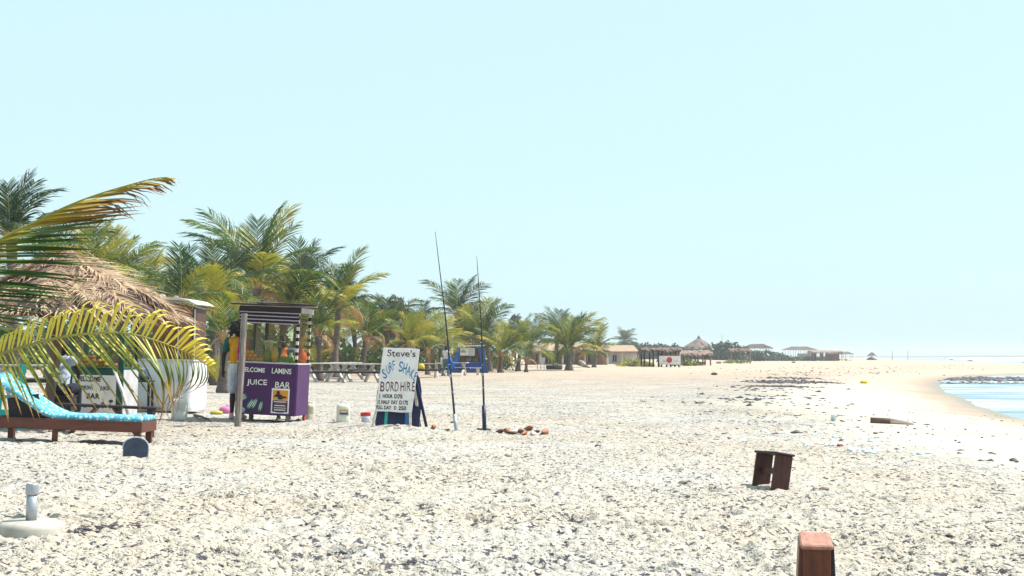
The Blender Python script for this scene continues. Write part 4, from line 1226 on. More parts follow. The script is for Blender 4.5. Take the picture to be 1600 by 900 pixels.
def bodyboard(loc, label, w, h, stripe_x, stripe_mat, lean, roll, rz=0.0):
    root = empty("bodyboard", loc, label, "bodyboard", rz, roll, lean, group="bodyboards behind the surf sign")
    pts = []
    for t, x in ((0, .40), (.08, .47), (.35, .50), (.65, .49), (.85, .40), (.95, .26), (1, .12)):
        pts.append((x * w, -.05 + t * h))
    poly = [(-x, z) for x, z in pts[::-1]] + pts
    MB().prism(poly, -.022, .022).build("deck", NAVY, root, bev=.008)
    MB().box((stripe_x, -.024, h * .40), (.05, .006, h * .86)).build("stripe", stripe_mat, root)
    return root
bodyboard((SF.x - .05, SF.y + .10, SF.z), "navy bodyboard with turquoise stripe under the surf sign", .50, .98, -.06, TURQ, R(-13), R(3))
bodyboard((SF.x + .225, SF.y + .17, SF.z), "navy bodyboard with bright blue stripe bulging out right of the surf sign", .46, 1.02, 0.0, SKYBLUE, R(-12), R(2))

# ------------------------------------------------------------------ fishing rods
RODM = M("rod_black", (0.014, 0.014, 0.020), (0.008, 0.008, 0.012), scale=9, rough=.35, bump=0, spec=.5)
def rod(b_px, b_py, top, hold_py, hold_px, hmat, rad, label):
    b_ = G(b_px, b_py); t = P(top[0], top[1], b_.y + .1); hh = P(hold_px, hold_py, b_.y)
    root = empty("fishing_rod", b_, label, "fishing rod")
    q0, q1, q2 = Vector((0, 0, -.3)), hh - b_, t - b_
    mb = MB(); mb.tube([q0, Vector((0, 0, 0)), q1], rad, 10); h = mb.build("holder", hmat, root, True)
    mid = q1.lerp(q2, .5) + Vector((.02, 0, 0))
    pts = [q1.lerp(mid, i / 4) for i in range(4)] + [mid.lerp(q2, i / 4) for i in range(5)]
    pts = [q1 - (q1.normalized() * .2)] + pts
    mb = MB(); mb.tube(pts, [.019, .018, .0165, .015, .0135, .012, .010, .008, .006, .0045], 7); bl = mb.build("blank", RODM, root, True)
    for s in (.12, .27, .42, .56, .68, .78, .87, .94, .995):
        c = q1.lerp(q2, s); mb = MB()
        ring = [c + Vector((math.cos(a) * .014, -.022 + math.sin(a) * .014, 0)) for a in [2 * math.pi * i / 8 for i in range(9)]]
        mb.tube(ring, .003, 4, cap=False); mb.tube([c + Vector((0, -.002, -.01)), c + Vector((0, -.01, .008))], .004, 4); mb.build("guide", METAL, root)
    mb = MB(); mb.tube([q1.lerp(q2, .20), q1.lerp(q2, .215)], .022, 8); mb.build("ferrule", METAL, root)
    return root
rod(713, 673.5, (680, 362), 647, 710, METAL, .028, "tall fishing rod leaning left, standing in a grey tube")
r2 = rod(757, 671.5, (745, 400), 634, 756, NAVY, .034, "shorter fishing rod leaning slightly, standing in a navy tube")
mb = MB(); mb.beam((-.12, 0, .015), (.11, 0, .005), .03, .02); mb.build("foot_bar", WOODDARK, r2)

# ------------------------------------------------------------------ shells on the sand
CO = [M("shell_orange", (0.36, 0.13, 0.045), (0.20, 0.06, 0.03), scale=9, rough=.45), M("shell_pale", (0.70, 0.62, 0.54), (0.55, 0.36, 0.25), scale=9, rough=.45), M("shell_dark", (0.14, 0.055, 0.045), (0.05, 0.03, 0.035), scale=9, rough=.5)]
def shell_mesh(name, mat, seed):
    r_ = random.Random(seed); mb = MB(); n = 14; rings = []
    prof = [(.006, -.14), (.022, -.12), (.040, -.08), (.058, -.03), (.066, .01), (.060, .035), (.040, .042), (.042, .055), (.026, .062), (.027, .073), (.013, .080), (.012, .088), (.003, .10)]
    vs = []
    for i, (r, z) in enumerate(prof):
        for k in range(n):
            a = 2 * math.pi * k / n
            rr = r * (1 + .22 * max(0, math.cos(a)) * (1 if z < .04 else .3) + (.12 * math.cos(a * 5 + z * 30) if .0 < z < .06 else 0))
            vs.append((rr * math.cos(a), rr * math.sin(a) * .85, z))
    fs = [(i * n + k, i * n + (k + 1) % n, (i + 1) * n + (k + 1) % n, (i + 1) * n + k) for i in range(len(prof) - 1) for k in range(n)]
    mb.add(vs, fs)
    lip = [(.06, -.01, .03), (.095, -.015, .01), (.10, -.02, -.04), (.07, -.015, -.10), (.045, -.01, -.08), (.06, -.005, -.03)]
    mb.add(lip + [(x, y + .012, z) for x, y, z in lip], [(0, 1, 2, 5), (5, 2, 3, 4), (6, 11, 8, 7), (11, 10, 9, 8), (0, 6, 7, 1), (1, 7, 8, 2), (2, 8, 9, 3), (3, 9, 10, 4)])
    return mb.mesh(name, mat, True)
SHM = [shell_mesh("shell", m_, i) for i, m_ in enumerate(CO)]
for px, py, mi, sc, rz, lb in ((783, 676, 2, .7, 1.2, "small dark shell at the left end of the shell row"), (791, 677, 0, 1.15, .3, "large orange shell, second from the left of the shell row"), (801, 679, 2, .8, 2.2, "dark shell in the shadow of the large orange shell"),
                              (807, 677, 1, .9, 2.6, "pale orange shell left of the round dark one"), (813, 677, 2, .95, 1.6, "round dark shell in the middle of the shell row"), (827, 672, 0, 1.0, .6, "reddish shell at the back of the row"),
                              (820, 680, 0, .9, 2.7, "narrow orange shell at the front of the row"), (832, 681, 1, .95, .1, "white shell at the front of the row"), (839, 677, 2, .7, 1.0, "small dark shell left of the long orange one"), (852, 680, 0, 1.3, 2.9, "long orange shell at the right end of the row"),
                              (677, 671, 0, 1.0, .2, "lone orange shell between surf sign and left rod"), (700, 673, 0, .5, 1.0, "tiny orange shell left of the grey rod tube")):
    p = G(px, py)
    sc *= .78; o = obj("shell", SHM[mi], None, p + Vector((0, 0, .045 * sc)), (R(90) + rnd.uniform(-.2, .2), rnd.uniform(-1, 1), rz)); o.scale = (sc * .8, sc * .8, sc * 1.3)
    tag(o, lb, "shell", "shells on the sand")

# ------------------------------------------------------------------ small wooden stools
def stool(loc, label, rz, roll, pitch, w, sep, h, aprons, top_m, end_m):
    root = empty("wooden_stool", loc, label, "stool", rz, roll, pitch)
    MB().box((0, 0, h + .011), (w + .02, sep + .05, .022)).build("top", top_m, root, bev=.007)
    for s in (-1, 1):
        MB().box((0, s * (sep / 2 - .012), h / 2 - .06), (w, .024, h + .12)).build("end_panel", end_m, root, bev=.003)
    MB().box((0, 0, h * .52), (w * .25, sep - .05, .05)).build("stretcher", end_m, root, bev=.003)
    if aprons:
        for s in (-1, 1):
            MB().box((s * (w / 2 + .012), .01, h - .16), (.022, sep - .03, .34), (0, s * -.05, 0)).build("side_board", end_m if s < 0 else WOODDARK, root, bev=.003)
    return root
WOODTOP = M("sunlit_red_wood", (0.38, 0.19, 0.14), (0.25, 0.10, 0.065), scale=6, stretch=(5, 1, 1), rough=.6, bump=.3)  # paler than the panels: sunlight on the top put into the colour
p = G(1203, 763)
stool(p, "dark wooden stool sunk tilted in the open sand", R(15), R(9), R(-5), .165, .40, .30, False, WOODDARK, M("deep_red_wood", (0.085, 0.026, 0.018), (0.030, 0.012, 0.014), scale=5, stretch=(6, 6, 1), rough=.5, bump=.3))
q = P(1277, 846, 6.15)
stool((q.x, 6.2, q.z - .335), "red brown wooden stool cut off by the bottom edge", R(-11), R(0.5), R(0), .122, .40, .32, True, WOODTOP, WOODREDV)

# ------------------------------------------------------------------ parasol base and grey board
p = G(46, 838)
ub = empty("parasol_base", (p.x, p.y + .02, p.z - .012), "round concrete parasol base with grey tube", "parasol base", 0, R(1))
mb = MB(); mb.lathe([(.200, -.06), (.208, .0), (.210, .07), (.200, .095), (.175, .107), (.05, .112), (.02, .112)], n=40); mb.build("foot", CONCRETE, ub, True)
mb = MB(); mb.lathe([(.034, .10), (.033, .28)], n=18); tb = mb.build("tube", METAL, ub, True)
mb = MB(); mb.lathe([(.038, .275), (.040, .285), (.040, .325), (.039, .34), (.036, .348), (.028, .348), (.028, .32)], n=18); mb.build("collar", METAL, ub, True)
p = G(211, 719)
gb = empty("round_topped_board", p, "blue grey round topped board stuck in the sand by the lounger", "board", R(8), R(2), R(-5))
o_ = [(-.128, -.08), (.128, -.08), (.134, .12)] + [(.134 * math.cos(a), .14 + .105 * math.sin(a)) for a in [math.pi * i / 12 for i in range(0, 13)]] + [(-.134, .12)]
MB().prism(o_, -.022, .022).build("slab", M("blue_grey_paint", (0.055, 0.072, 0.115), (0.03, 0.042, 0.075), scale=9, rough=.6), gb, bev=.006)
rim = MB(); rim.tube([(x * 1.02, -.012, z * 1.0 + (.004 if z > .12 else 0)) for x, z in o_[1:]], .008, 6, cap=True); rim.build("rim", M("worn_pale_edge", (0.5, 0.52, 0.56), (0.2, 0.22, 0.27), scale=14), gb, True)

# ------------------------------------------------------------------ sun loungers and bench
MATT = None
def towel_mat():
    m, nt, b = _nt("blue_floral_cloth")
    tc = nt.nodes.new("ShaderNodeTexCoord")
    vo = nt.nodes.new("ShaderNodeTexVoronoi"); vo.inputs["Scale"].default_value = 21
    nt.links.new(tc.outputs["Object"], vo.inputs[0])
    nz = nt.nodes.new("ShaderNodeTexNoise"); nz.inputs["Scale"].default_value = 11; nz.inputs["Detail"].default_value = 5
    nt.links.new(tc.outputs["Object"], nz.inputs[0])
    ad = nt.nodes.new("ShaderNodeMath"); ad.operation = 'ADD'
    nt.links.new(vo.outputs[0], ad.inputs[0]); nt.links.new(nz.outputs[0], ad.inputs[1])
    r = _ramp(nt, ad.outputs[0], [(0.66, (0.62, 0.70, 0.72)), (0.80, (0.32, 0.54, 0.60)), (0.92, (0.11, 0.38, 0.47)), (1.0, (0.06, 0.28, 0.40))])
    nt.links.new(r.outputs[0], b.inputs["Base Color"]); b.inputs["Roughness"].default_value = .85
    bp = nt.nodes.new("ShaderNodeBump"); bp.inputs["Strength"].default_value = .5; bp.inputs["Distance"].default_value = .02
    nt.links.new(nz.outputs[0], bp.inputs["Height"]); nt.links.new(bp.outputs[0], b.inputs["Normal"])
    return m
TOWEL = towel_mat()
def lounger(loc, label, rz, roll):
    root = empty("sun_lounger", loc, label, "sun lounger", rz, roll)
    L, W = 1.94, .66
    for s in (-1, 1): MB().box((0, s * (W / 2 - .018), .335), (L, .036, .135)).build("side_rail", WOODRED, root, bev=.005)
    for s in (-1, 1): MB().box((s * (L / 2 - .018), 0, .332), (.036, W - .075, .130)).build("end_rail", WOODRED, root, bev=.005)
    for x in (-L / 2 + .07, L / 2 - .07):
        for s in (-1, 1): MB().box((x, s * (W / 2 - .075), .10), (.075, .075, .335)).build("leg", WOODREDV, root, bev=.004)
    MB().box((-.15, -W / 2 + .08, .14), (.06, .06, .26)).build("leg", WOODREDV, root, bev=.004)
    for k in range(8): MB().box((-.12 + k * .145, 0, .372), (.10, W - .08, .018)).build("slat", WOODRED, root, bev=.002)
    ca = R(32)
    for s in (-1, 1):
        MB().beam((-.20, s * .25, .385), (-.20 - .80 * math.cos(ca), s * .25, .385 + .80 * math.sin(ca)), .05, .035).build("backrest_rail", WOODRED, root, bev=.003)
    for k in range(6):
        t = .08 + k * .135
        MB().box((-.20 - t * math.cos(ca) - .012, 0, .385 + t * math.sin(ca) + .028), (.09, .56, .016), (0, ca, 0)).build("backrest_slat", WOODRED, root)
    MB().beam((-.62, 0, .33), (-.68, 0, .66), .04, .4).build("prop", WOODDARK, root)
    # mattress: one swept cushion
    mb = MB(); path = []
    for i in range(25):
        x = .955 - i * (1.955 / 24)
        if x > -.10: z = .388
        else:
            t = -.10 - x; z = .388 + (t * t / .25 * .30 if t < .26 else .08 + (t - .26) * .62)
        path.append((x, z))
    secs = [(-.31, .010), (-.315, .04), (-.29, .072), (-.15, .082), (0, .076), (.15, .082), (.29, .072), (.315, .04), (.31, .010)]
    n = len(secs); rr = random.Random(6)
    for x, z in path:
        for y, h in secs:
            w_ = mnoise.noise((x * 4, y * 5, 1.3)) * .014 + mnoise.noise((x * 11, y * 9, 4.3)) * .006
            mb.v.append((x + (.012 if h > .03 else 0), y * (1 + .03 * mnoise.noise((x * 5, 3, y))), z + h + (w_ if h > .02 else 0)))
    for i in range(len(path) - 1):
        for k in range(n):
            k2 = (k + 1) % n
            mb.f.append((i * n + k, i * n + k2, (i + 1) * n + k2, (i + 1) * n + k))
    mb.f += [tuple(range(n)), tuple((len(path) - 1) * n + k for k in range(n - 1, -1, -1))]
    mb.m = [0] * len(mb.f)
    mb.build("mattress", TOWEL, root, True)
    return root
p1 = P(114, 680, 17.3)
lounger((p1.x, 17.3, gz1(p1.x, 17.3) - .085), "brown wooden sun lounger with blue floral mattress behind the grey board", R(-1), R(2.2))
pb = P(166, 670, 18.95)
bn = empty("trestle_bench", (pb.x, 18.95, gz1(pb.x, 18.95)), "dark narrow bench on slanted brown legs behind the lounger", "bench", R(-1), R(2.4))
MB().box((0, 0, .405), (1.44, .24, .035)).build("seat", WOODDARK, bn, bev=.004)
for x, s in ((-.25, 1), (.22, -1)):
    MB().beam((x + s * .12, -.03, .39), (x - s * .30, -.03, -.05), .17, .03).build("leg", WOODRED, bn, bev=.003)
MB().box((.62, 0, .16), (.07, .16, .44)).build("leg", WOODDARK, bn, bev=.003)
MB().box((-.64, 0, .16), (.07, .16, .44)).build("leg", WOODDARK, bn, bev=.003)
# turquoise chair at the left edge
pc = P(8, 650, 19.3)
ch = empty("painted_chair", (pc.x, 19.4, gz1(pc.x, 19.4)), "turquoise and orange painted chair behind the lounger's head", "chair", R(25), R(3))
for x, y, h in ((-.18, -.18, .46), (.18, -.18, .95), (-.18, .18, .46), (.18, .18, .95)):
    MB().box((x * .8, y, h / 2 - .03), (.055, .055, h + .06)).build("leg", TURQ, ch, bev=.003)
for k in range(4): MB().box((-.12 + k * .085, 0, .465), (.075, .46, .022)).build("seat_slat", TURQ if k % 2 else ORANGE, ch, bev=.003)
for k in range(3): MB().box((.175, 0, .60 + k * .13), (.02, .40, .085)).build("back_slat", (ORANGE, TURQ, TURQ)[k], ch, bev=.003)
MB().box((0, -.20, .25), (.32, .03, .08)).build("stretcher", TURQ, ch, bev=.003)

# ------------------------------------------------------------------ thatched shelter
def shelter():
    Y = 20.6
    c = P(96, 600, Y); z0 = gz1(c.x, Y)
    root = empty("thatched_shelter", (c.x, Y, z0), "palm thatched shade shelter on a crooked post behind the lounger", "shelter", 0, R(1.5))
    az = P(96, 397, Y).z - z0; ez = P(300, 500, Y).z - z0; RR = 1.90
    mb = MB(); mb.tube([(-.20, -.02, -.2), (-.20, 0, .4), (-.14, .02, .9), (-.10, -.02, 1.4), (-.04, 0, 1.9), (0, 0, az - .1)], [.085, .082, .078, .08, .072, .06], 9); mb.build("post", POLE, root, True)
    for k in range(10):
        a = 2 * math.pi * k / 10 + .2
        mb = MB(); mb.tube([(0, 0, az - .10), (math.cos(a) * RR * .97, math.sin(a) * RR * .97, ez - .03)], [.03, .022], 6); mb.build("rafter", POLE, root, True)
    for k in range(6):
        a = 2 * math.pi * k / 6 + .52; b_ = a + 2 * math.pi / 6; r1 = 1.35; zz = az + (ez - az) * r1 / RR - .14
        mb = MB(); mb.tube([(math.cos(a) * r1, math.sin(a) * r1, zz), (math.cos(b_) * r1, math.sin(b_) * r1, zz)], .035, 7); mb.build("tie_pole", WOODGREY, root, True)
    mb = MB(); n = 40; vs = []
    for r, f in ((.02, 0), (.5, .24), (1.0, .5), (1.45, .76), (1.78, .94)):
        for k in range(n):
            a = 2 * math.pi * k / n; vs.append((r * math.cos(a), r * math.sin(a), az + (ez - az) * f + .03 * mnoise.noise((r * 3, k * .9, 2))))
    mb.add(vs, [(i * n + k, i * n + (k + 1) % n, (i + 1) * n + (k + 1) % n, (i + 1) * n + k) for i in range(4) for k in range(n)])
    mb.build("thatch_underlayer", THATCH, root)
    sl = math.atan2(az - ez, RR)
    r_ = random.Random(12)
    FB = [frond_mesh("dry_frond", 1.0, .18, 38, .34, 900 + i, [THDRY, RIBDRY], .040, .12, .5) for i in range(4)]
    for tier, (r0, L, cnt) in enumerate(((1.20, .72, 32), (.92, .95, 26), (.55, 1.15, 22), (.10, 1.25, 18), (.0, .6, 9))):
        for k in range(cnt):
            a = 2 * math.pi * (k + r_.uniform(-.4, .4)) / cnt
            h = az + (ez - az) * r0 / RR + .030 + .016 * tier
            off = r_.uniform(-.75, .75)
            o = obj("dry_frond", r_.choice(FB), root, (r0 * math.cos(a), r0 * math.sin(a), h), (r_.uniform(-.35, .35), sl + r_.uniform(-.10, .08) + (r_.uniform(0, .12) if tier == 0 else 0), a + off))
            l = L * r_.uniform(.85, 1.15); o.scale = (l, l * 1.0, l * .45)
    st = MB()
    for k in range(420):                     # loose dry leaflets poking out of the eave and lying about the slope
        a = r_.uniform(0, 2 * math.pi); eave = k < 260
        r0 = r_.uniform(1.6, 1.86) if eave else r_.uniform(.2, 1.8); zz = az + (ez - az) * r0 / RR + (.03 if eave else .16)
        d = Vector((math.cos(a + r_.uniform(-.7, .7)), math.sin(a + r_.uniform(-.7, .7)), r_.uniform(-.75, -.25) if eave else r_.uniform(-.6, -.25))).normalized()
        p = Vector((r0 * math.cos(a), r0 * math.sin(a), zz)); l = r_.uniform(.14, .42); w = d.cross(Vector((0, 0, 1))).normalized() * r_.uniform(.006, .016)
        e = p + d * l; m_ = p + d * l * .5 + Vector((0, 0, .03))
        st.add([p - w, p + w, m_ + w, m_ - w, e], [(0, 1, 2, 3), (3, 2, 4)])
    tag(st.build("loose_leaflets", THDRY, root), kind="stuff")
THDRY = leaf_mat("thatch_leaf", [(0.0, (0.05, 0.032, 0.035)), (0.3, (0.17, 0.105, 0.085)), (0.6, (0.42, 0.295, 0.20)), (0.85, (0.56, 0.42, 0.28)), (1.0, (0.46, 0.24, 0.11))], 0.10, 6.0, None, 0.85)
shelter()

# ------------------------------------------------------------------ green harmony stall
def green_stall():
    Y = 23.6
    c = P(148, 640, Y); z0 = gz1(c.x, Y)
    root = empty("juice_stall", (c.x, Y + .4, z0), "green framed juice bar stall with white lettered front under the thatch", "stall", R(-3), R(1.2))
    W, D = 1.0, .8; x0, x1, y0, y1 = -W / 2, W / 2, -D / 2, D / 2
    MB().box((0, y0, .40), (W, .025, .84)).build("front_panel", DARKGREEN, root, bev=.003)
    MB().box((0, y1, .40), (W, .025, .84)).build("back_panel", DARKGREEN, root, bev=.003)
    MB().box((x0, 0, .40), (.022, D - .03, .83)).build("side_panel", GREYPANEL, root, bev=.003)
    MB().box((x1, 0, .40), (.022, D - .03, .83)).build("side_panel", GREYPANEL, root, bev=.003)
    sb = MB().box((0, y0 - .019, .37), (.78, .012, .68)).build("sign_panel", SIGNWHITE, root, bev=.002)
    y = y0 - .0275
    text("lettering", "WELCOME", .115, BLACKPAINT, root, (-.345, y, .60), bold=.004, sx=.80, space=1.05)
    text("lettering", "HARMONY", .10, DARKGREEN, root, (-.35, y, .455), bold=.003, sx=.68, space=1.05); text("lettering", "JUICE", .085, DARKGREEN, root, (.115, y, .455), bold=.003, sx=.78)
    text("lettering", "BAR", .13, BLACKPAINT, root, (-.13, y, .30), bold=.004, sx=.92, space=1.1)
    for cx, cz, a, b_, n_ in ((-.29, .24, .045, .085, 0), (-.15, .17, .05, .035, 0), (.03, .17, .055, .05, 1), (.17, .19, .04, .06, 0), (.31, .26, .04, .028, 1), (.30, .17, .012, .07, 0)):
        mb = MB(); mb.prism([(cx + a * math.cos(t), cz + b_ * math.sin(t)) for t in [2 * math.pi * i / 14 for i in range(14)]], y - .001, y + .002); q = mb.build("painted_fruit", DARKGREEN if n_ else M("fruit_grey", (0.10, 0.14, 0.14), (0.22, 0.25, 0.24), scale=30, bump=0), root)
    for x, yy in ((x0, y0), (x1, y0), (x0, y1)): MB().box((x + (.045 if x < 0 else -.045), yy + (.04 if yy < 0 else -.04), 1.33), (.09, .06, 1.02)).build("post", DARKGREEN, root, bev=.003)
    MB().box((x1 - .03, y1 - .03, 1.33), (.05, .05, 1.02)).build("post", WOODDARK, root, bev=.003)
    MB().box((0, 0, .835), (W + .04, D + .04, .025)).build("counter_top", DARKGREEN, root, bev=.003)
    MB().box((0, y0 + .04, 1.87), (W + .06, .07, .09)).build("top_beam", DARKGREEN, root, bev=.003)
    MB().box((0, y0 - .02, 1.955), (W + .24, .05, .02)).build("roof_batten", METAL, root)
    for k in range(5): MB().box((0, y0 + .02 + k * .2, 1.93 + .004 * (k % 2)), (W + .2, .19, .02)).build("roof_board", WOODGREY, root)
    MB().box((0, y0 + .012, 1.33), (W - .2, .006, .96)).build("window_pane", GLASS, root)
    bpy.context.view_layer.update(); mw = root.matrix_world
    r_ = random.Random(1); i = 0
    for row, (zz, xs) in enumerate(((.0, [-.36 + .085 * k for k in range(9)]), (.07, [-.32 + .085 * k for k in range(6)]), (.135, [-.26 + .09 * k for k in range(3)]))):
        for x in xs:
            fruit("orange", (ORANGE, PAPAYA, M("red_orange", (0.62, 0.16, 0.02), (0.5, 0.10, 0.015), scale=20, rough=.45))[r_.randrange(3)], mw @ Vector((x, y0 + .12 + .02 * (i % 2), .848 + .04 + zz)), .042, "orange in the green stall's pile, %s row, %s from the left" % (("bottom", "middle", "top")[row], ("first", "second", "third", "fourth", "fifth", "sixth", "seventh", "eighth", "ninth")[xs.index(x)]), "orange", "oranges in the green stall"); i += 1
    # pale pole leaning on the stall
    a = P(178, 577, Y - .15); b_ = P(203, 648, Y - .55)
    mb = MB(); mb.tube([b_ - Vector((0, 0, .1)), b_.lerp(a, .5) + Vector((.01, 0, 0)), a], [.032, .03, .026], 8)
    tag(mb.build("leaning_pole", WOODPALE, None, True), "pale pole leaning against the green stall front", "pole")
green_stall()
sx_ = P(96, 600, 22.4); sz = gz1(sx_.x, 22.4)
SEAT = dict(pel=(0, .05, .52), chest=(0, -.02, .82), neck=(0, -.08, 1.02), head=(0, -.14, 1.13), shL=(-.17, -.05, .96), shR=(.17, -.05, .96), elL=(-.23, -.16, .74), elR=(.23, -.16, .74),
            wrL=(-.14, -.36, .66), wrR=(.14, -.36, .66), hipL=(-.09, .0, .49), hipR=(.09, .0, .49), knL=(-.12, -.42, .50), knR=(.12, -.42, .50), anL=(-.12, -.44, .10), anR=(.12, -.44, .10))
person((sx_.x, 22.4, sz), "seated person in pale blue vest and dark trousers, seen from behind", R(178), SEAT, M("pale_vest", (0.50, 0.58, 0.70), (0.32, 0.38, 0.48), scale=9, rough=.9), M("dark_trousers", (0.016, 0.018, 0.035), (0.010, 0.010, 0.02), scale=9, rough=.9), BLACKPAINT, sleeves=.15, leglen=1.9, vox=.011)
MB_ = MB(); cr = empty("wooden_crate", (sx_.x, 22.35, sz), "dark crate the seated person sits on", "crate")
for k in range(3):
    for s in (-1, 1): MB().box((0, s * .17, .06 + k * .12), (.44, .016, .10)).build("slat", WOODDARK, cr)
    for s in (-1, 1): MB().box((s * .22, 0, .06 + k * .12), (.016, .32, .10)).build("slat", WOODDARK, cr)
MB().box((0, 0, .372), (.46, .36, .02)).build("lid", WOODDARK, cr)

# ------------------------------------------------------------------ white kiosk
def white_kiosk():
    Y = 25.6
    c = P(254, 640, Y); z0 = gz1(c.x, Y)
    root = empty("white_kiosk", (c.x, Y + .5, z0), "white kiosk with rounded counter, brown upper panels and flat pale roof", "kiosk", R(-4), R(1.0))
    W, D, H = 1.16, .95, .98
    x0, x1, y0, y1 = -W / 2, W / 2, -D / 2, D / 2
    poly = [(x0, y1), (x0, y0)] + [(x1 - .16 + .16 * math.sin(a), y0 + .16 - .16 * math.cos(a)) for a in [math.pi / 2 * i / 8 for i in range(9)]] + [(x1, y1)]
    mb = MB(); n = len(poly)
    rings = []
    for z, s in ((.03, .965), (.10, .99), (.20, 1.0), (H, 1.0)):
        rings += [(x * s, y * s, z) for x, y in poly]
    mb.add(rings, [(i * n + k, i * n + (k + 1) % n, (i + 1) * n + (k + 1) % n, (i + 1) * n + k) for i in range(3) for k in range(n)] + [tuple(range(n - 1, -1, -1)), tuple(3 * n + k for k in range(n))])
    mb.build("counter", WHITEPAINT, root, False, .004)
    top = MB(); top.add([(x * 1.03, y * 1.03, z) for z in (H + .003, H + .035) for x, y in poly], [(k, (k + 1) % n, n + (k + 1) % n, n + k) for k in range(n)] + [tuple(range(n - 1, -1, -1)), tuple(n + k for k in range(n))])
    top.build("counter_top", WHITEPAINT, root, bev=.003)
    for x, z in ((.30, .62), (.30, .40), (.30, .22), (-.2, .3)):
        mb = MB(); mb.tube([(x, y0 - .006, z), (x, y0 + .01, z)], .012, 8); mb.build("rivet", GREYPANEL, root)
    # uprights and panels
    pan = [(x1 - .30, 2.06), (x1 - .05, 2.06), (x1 - .05, 1.75), (x1 - .06, 1.45), (x1 - .03, 1.25), (x1 + .01, H + .04), (x1 - .18, H + .04), (x1 - .26, 1.25), (x1 - .30, 1.6)]
    MB().prism(pan, y0 + .03, y0 + .055).build("curved_panel", BROWNPLY, root, bev=.003)
    MB().box((x1 - .03, 0, 1.54), (.025, D - .2, 1.02)).build("side_panel", M("dark_brown_ply", (0.10, 0.045, 0.03), (0.06, 0.03, 0.022), scale=4, rough=.6), root)
    MB().box((x1 + .002, y0 + .06, 1.50), (.022, .022, .95)).build("corner_post", WHITEPAINT, root)
    MB().box((x1 - .31, y0 + .06, 1.50), (.022, .022, .95)).build("corner_post", WHITEPAINT, root)
    MB().box((x1 - .17, y0 + .024, 1.77), (.30, .010, .05)).build("metal_strap", METAL, root)
    MB().box((x0 + .05, y0 + .06, 1.50), (.06, .06, .98)).build("corner_post", WOODDARK, root)
    MB().box((0, y1 - .02, 1.50), (W - .1, .03, .98)).build("back_panel", BROWNPLY, root)
    MB().box((-.15, y0 + .045, 1.97), (W - .32, .03, .20)).build("lintel", M("dark_brown_ply", (0.10, 0.045, 0.03)), root)
    # roof slab with drooping right edge
    sec = [(x0 - .12, 2.14), (.30, 2.14), (.50, 2.115), (.64, 2.06), (.66, 2.07), (.52, 2.15), (.32, 2.185), (x0 - .12, 2.185)]
    MB().prism(sec, y0 - .16, y1 + .10).build("roof", M("pale_roof", (0.60, 0.55, 0.48), (0.42, 0.36, 0.30), scale=3, rough=.7), root, bev=.003)
    MB().box((.60, y0 + .1, 2.02), (.34, .28, .014), (0, R(12), R(20))).build("loose_roof_board", WOODPALE, root)
    for x, y, s in ((-.12, y0 + .2, .07), (-.42, y0 + .15, .06), (.12, y0 + .3, .05)):
        mb = MB(); mb.ball((x, y, 2.186 + s * .5), (s * 1.2, s, s * .7), 8); mb.build("roof_stone", M("stone", (0.35, 0.29, 0.23), (0.2, 0.16, 0.13), scale=9), root)
white_kiosk()
nb = P(222, 594, 25.0)
mb = MB(); mb.lathe([(.11, 0), (.125, .08), (.11, .16), (.10, .20), (.06, .22)], n=12, sq=(1.2, .7)); 
sk = empty("side_table", (nb.x, 25.0, gz1(nb.x, 25.0)), "small dark table between green stall and white kiosk", "table")
hh = nb.z - sk.location.z
MB().box((0, 0, hh - .02), (.40, .34, .03)).build("top", WOODDARK, sk, bev=.003)
for x in (-.16, .16):
    for y in (-.13, .13): MB().box((x, y, hh / 2 - .04), (.04, .04, hh - .01)).build("leg", WOODDARK, sk)
o = mb.build("cloth_bag", M("navy_bag", (0.02, 0.03, 0.16), (0.25, 0.3, 0.4), scale=6), loc=(nb.x, 25.0, nb.z - .004), smooth=True); tag(o, "navy and pale bag on the small table beside the white kiosk", "bag")
# dead stalk lying by the kiosk
a = G(300, 652); b_ = G(333, 662)
mb = MB(); mb.tube([a + Vector((0, .2, .03)), a.lerp(b_, .5) + Vector((0, 0, .06)), b_ + Vector((0, 0, .02))], [.03, .02, .008], 6); mb.tube([a.lerp(b_, .4) + Vector((0, 0, .05)), a.lerp(b_, .6) + Vector((.1, .15, .03))], [.014, .005], 5)
tag(mb.build("dead_branch", M("dead_stalk", (0.16, 0.12, 0.06), (0.05, 0.04, 0.03), scale=9), smooth=True), "dead palm stalk lying in front of the white kiosk", "branch")

# ------------------------------------------------------------------ the near palm whose fronds reach in from the left
HERO = leaf_mat("hero_frond_yellow", [(0.0, (0.62, 0.47, 0.06)), (0.18, (0.56, 0.50, 0.07)), (0.36, (0.24, 0.28, 0.03)), (0.60, (0.10, 0.13, 0.02)), (0.76, (0.36, 0.22, 0.04)), (0.88, (0.20, 0.10, 0.05)), (1.0, (0.12, 0.09, 0.09))], 0.32, 5.0, "along")
HEROG = leaf_mat("hero_frond_green", [(0.0, (0.40, 0.31, 0.03)), (0.12, (0.26, 0.27, 0.03)), (0.35, (0.07, 0.13, 0.022)), (0.70, (0.045, 0.10, 0.022)), (0.86, (0.13, 0.13, 0.03)), (1.0, (0.22, 0.09, 0.06))], 0.28, 5.0, "along")
HEROT = leaf_mat("hero_frond_tip", [(0.0, (0.50, 0.36, 0.04)), (0.3, (0.46, 0.33, 0.05)), (0.55, (0.42, 0.26, 0.07)), (0.8, (0.26, 0.14, 0.06)), (1.0, (0.14, 0.10, 0.08))], 0.25, 5.0, "along")

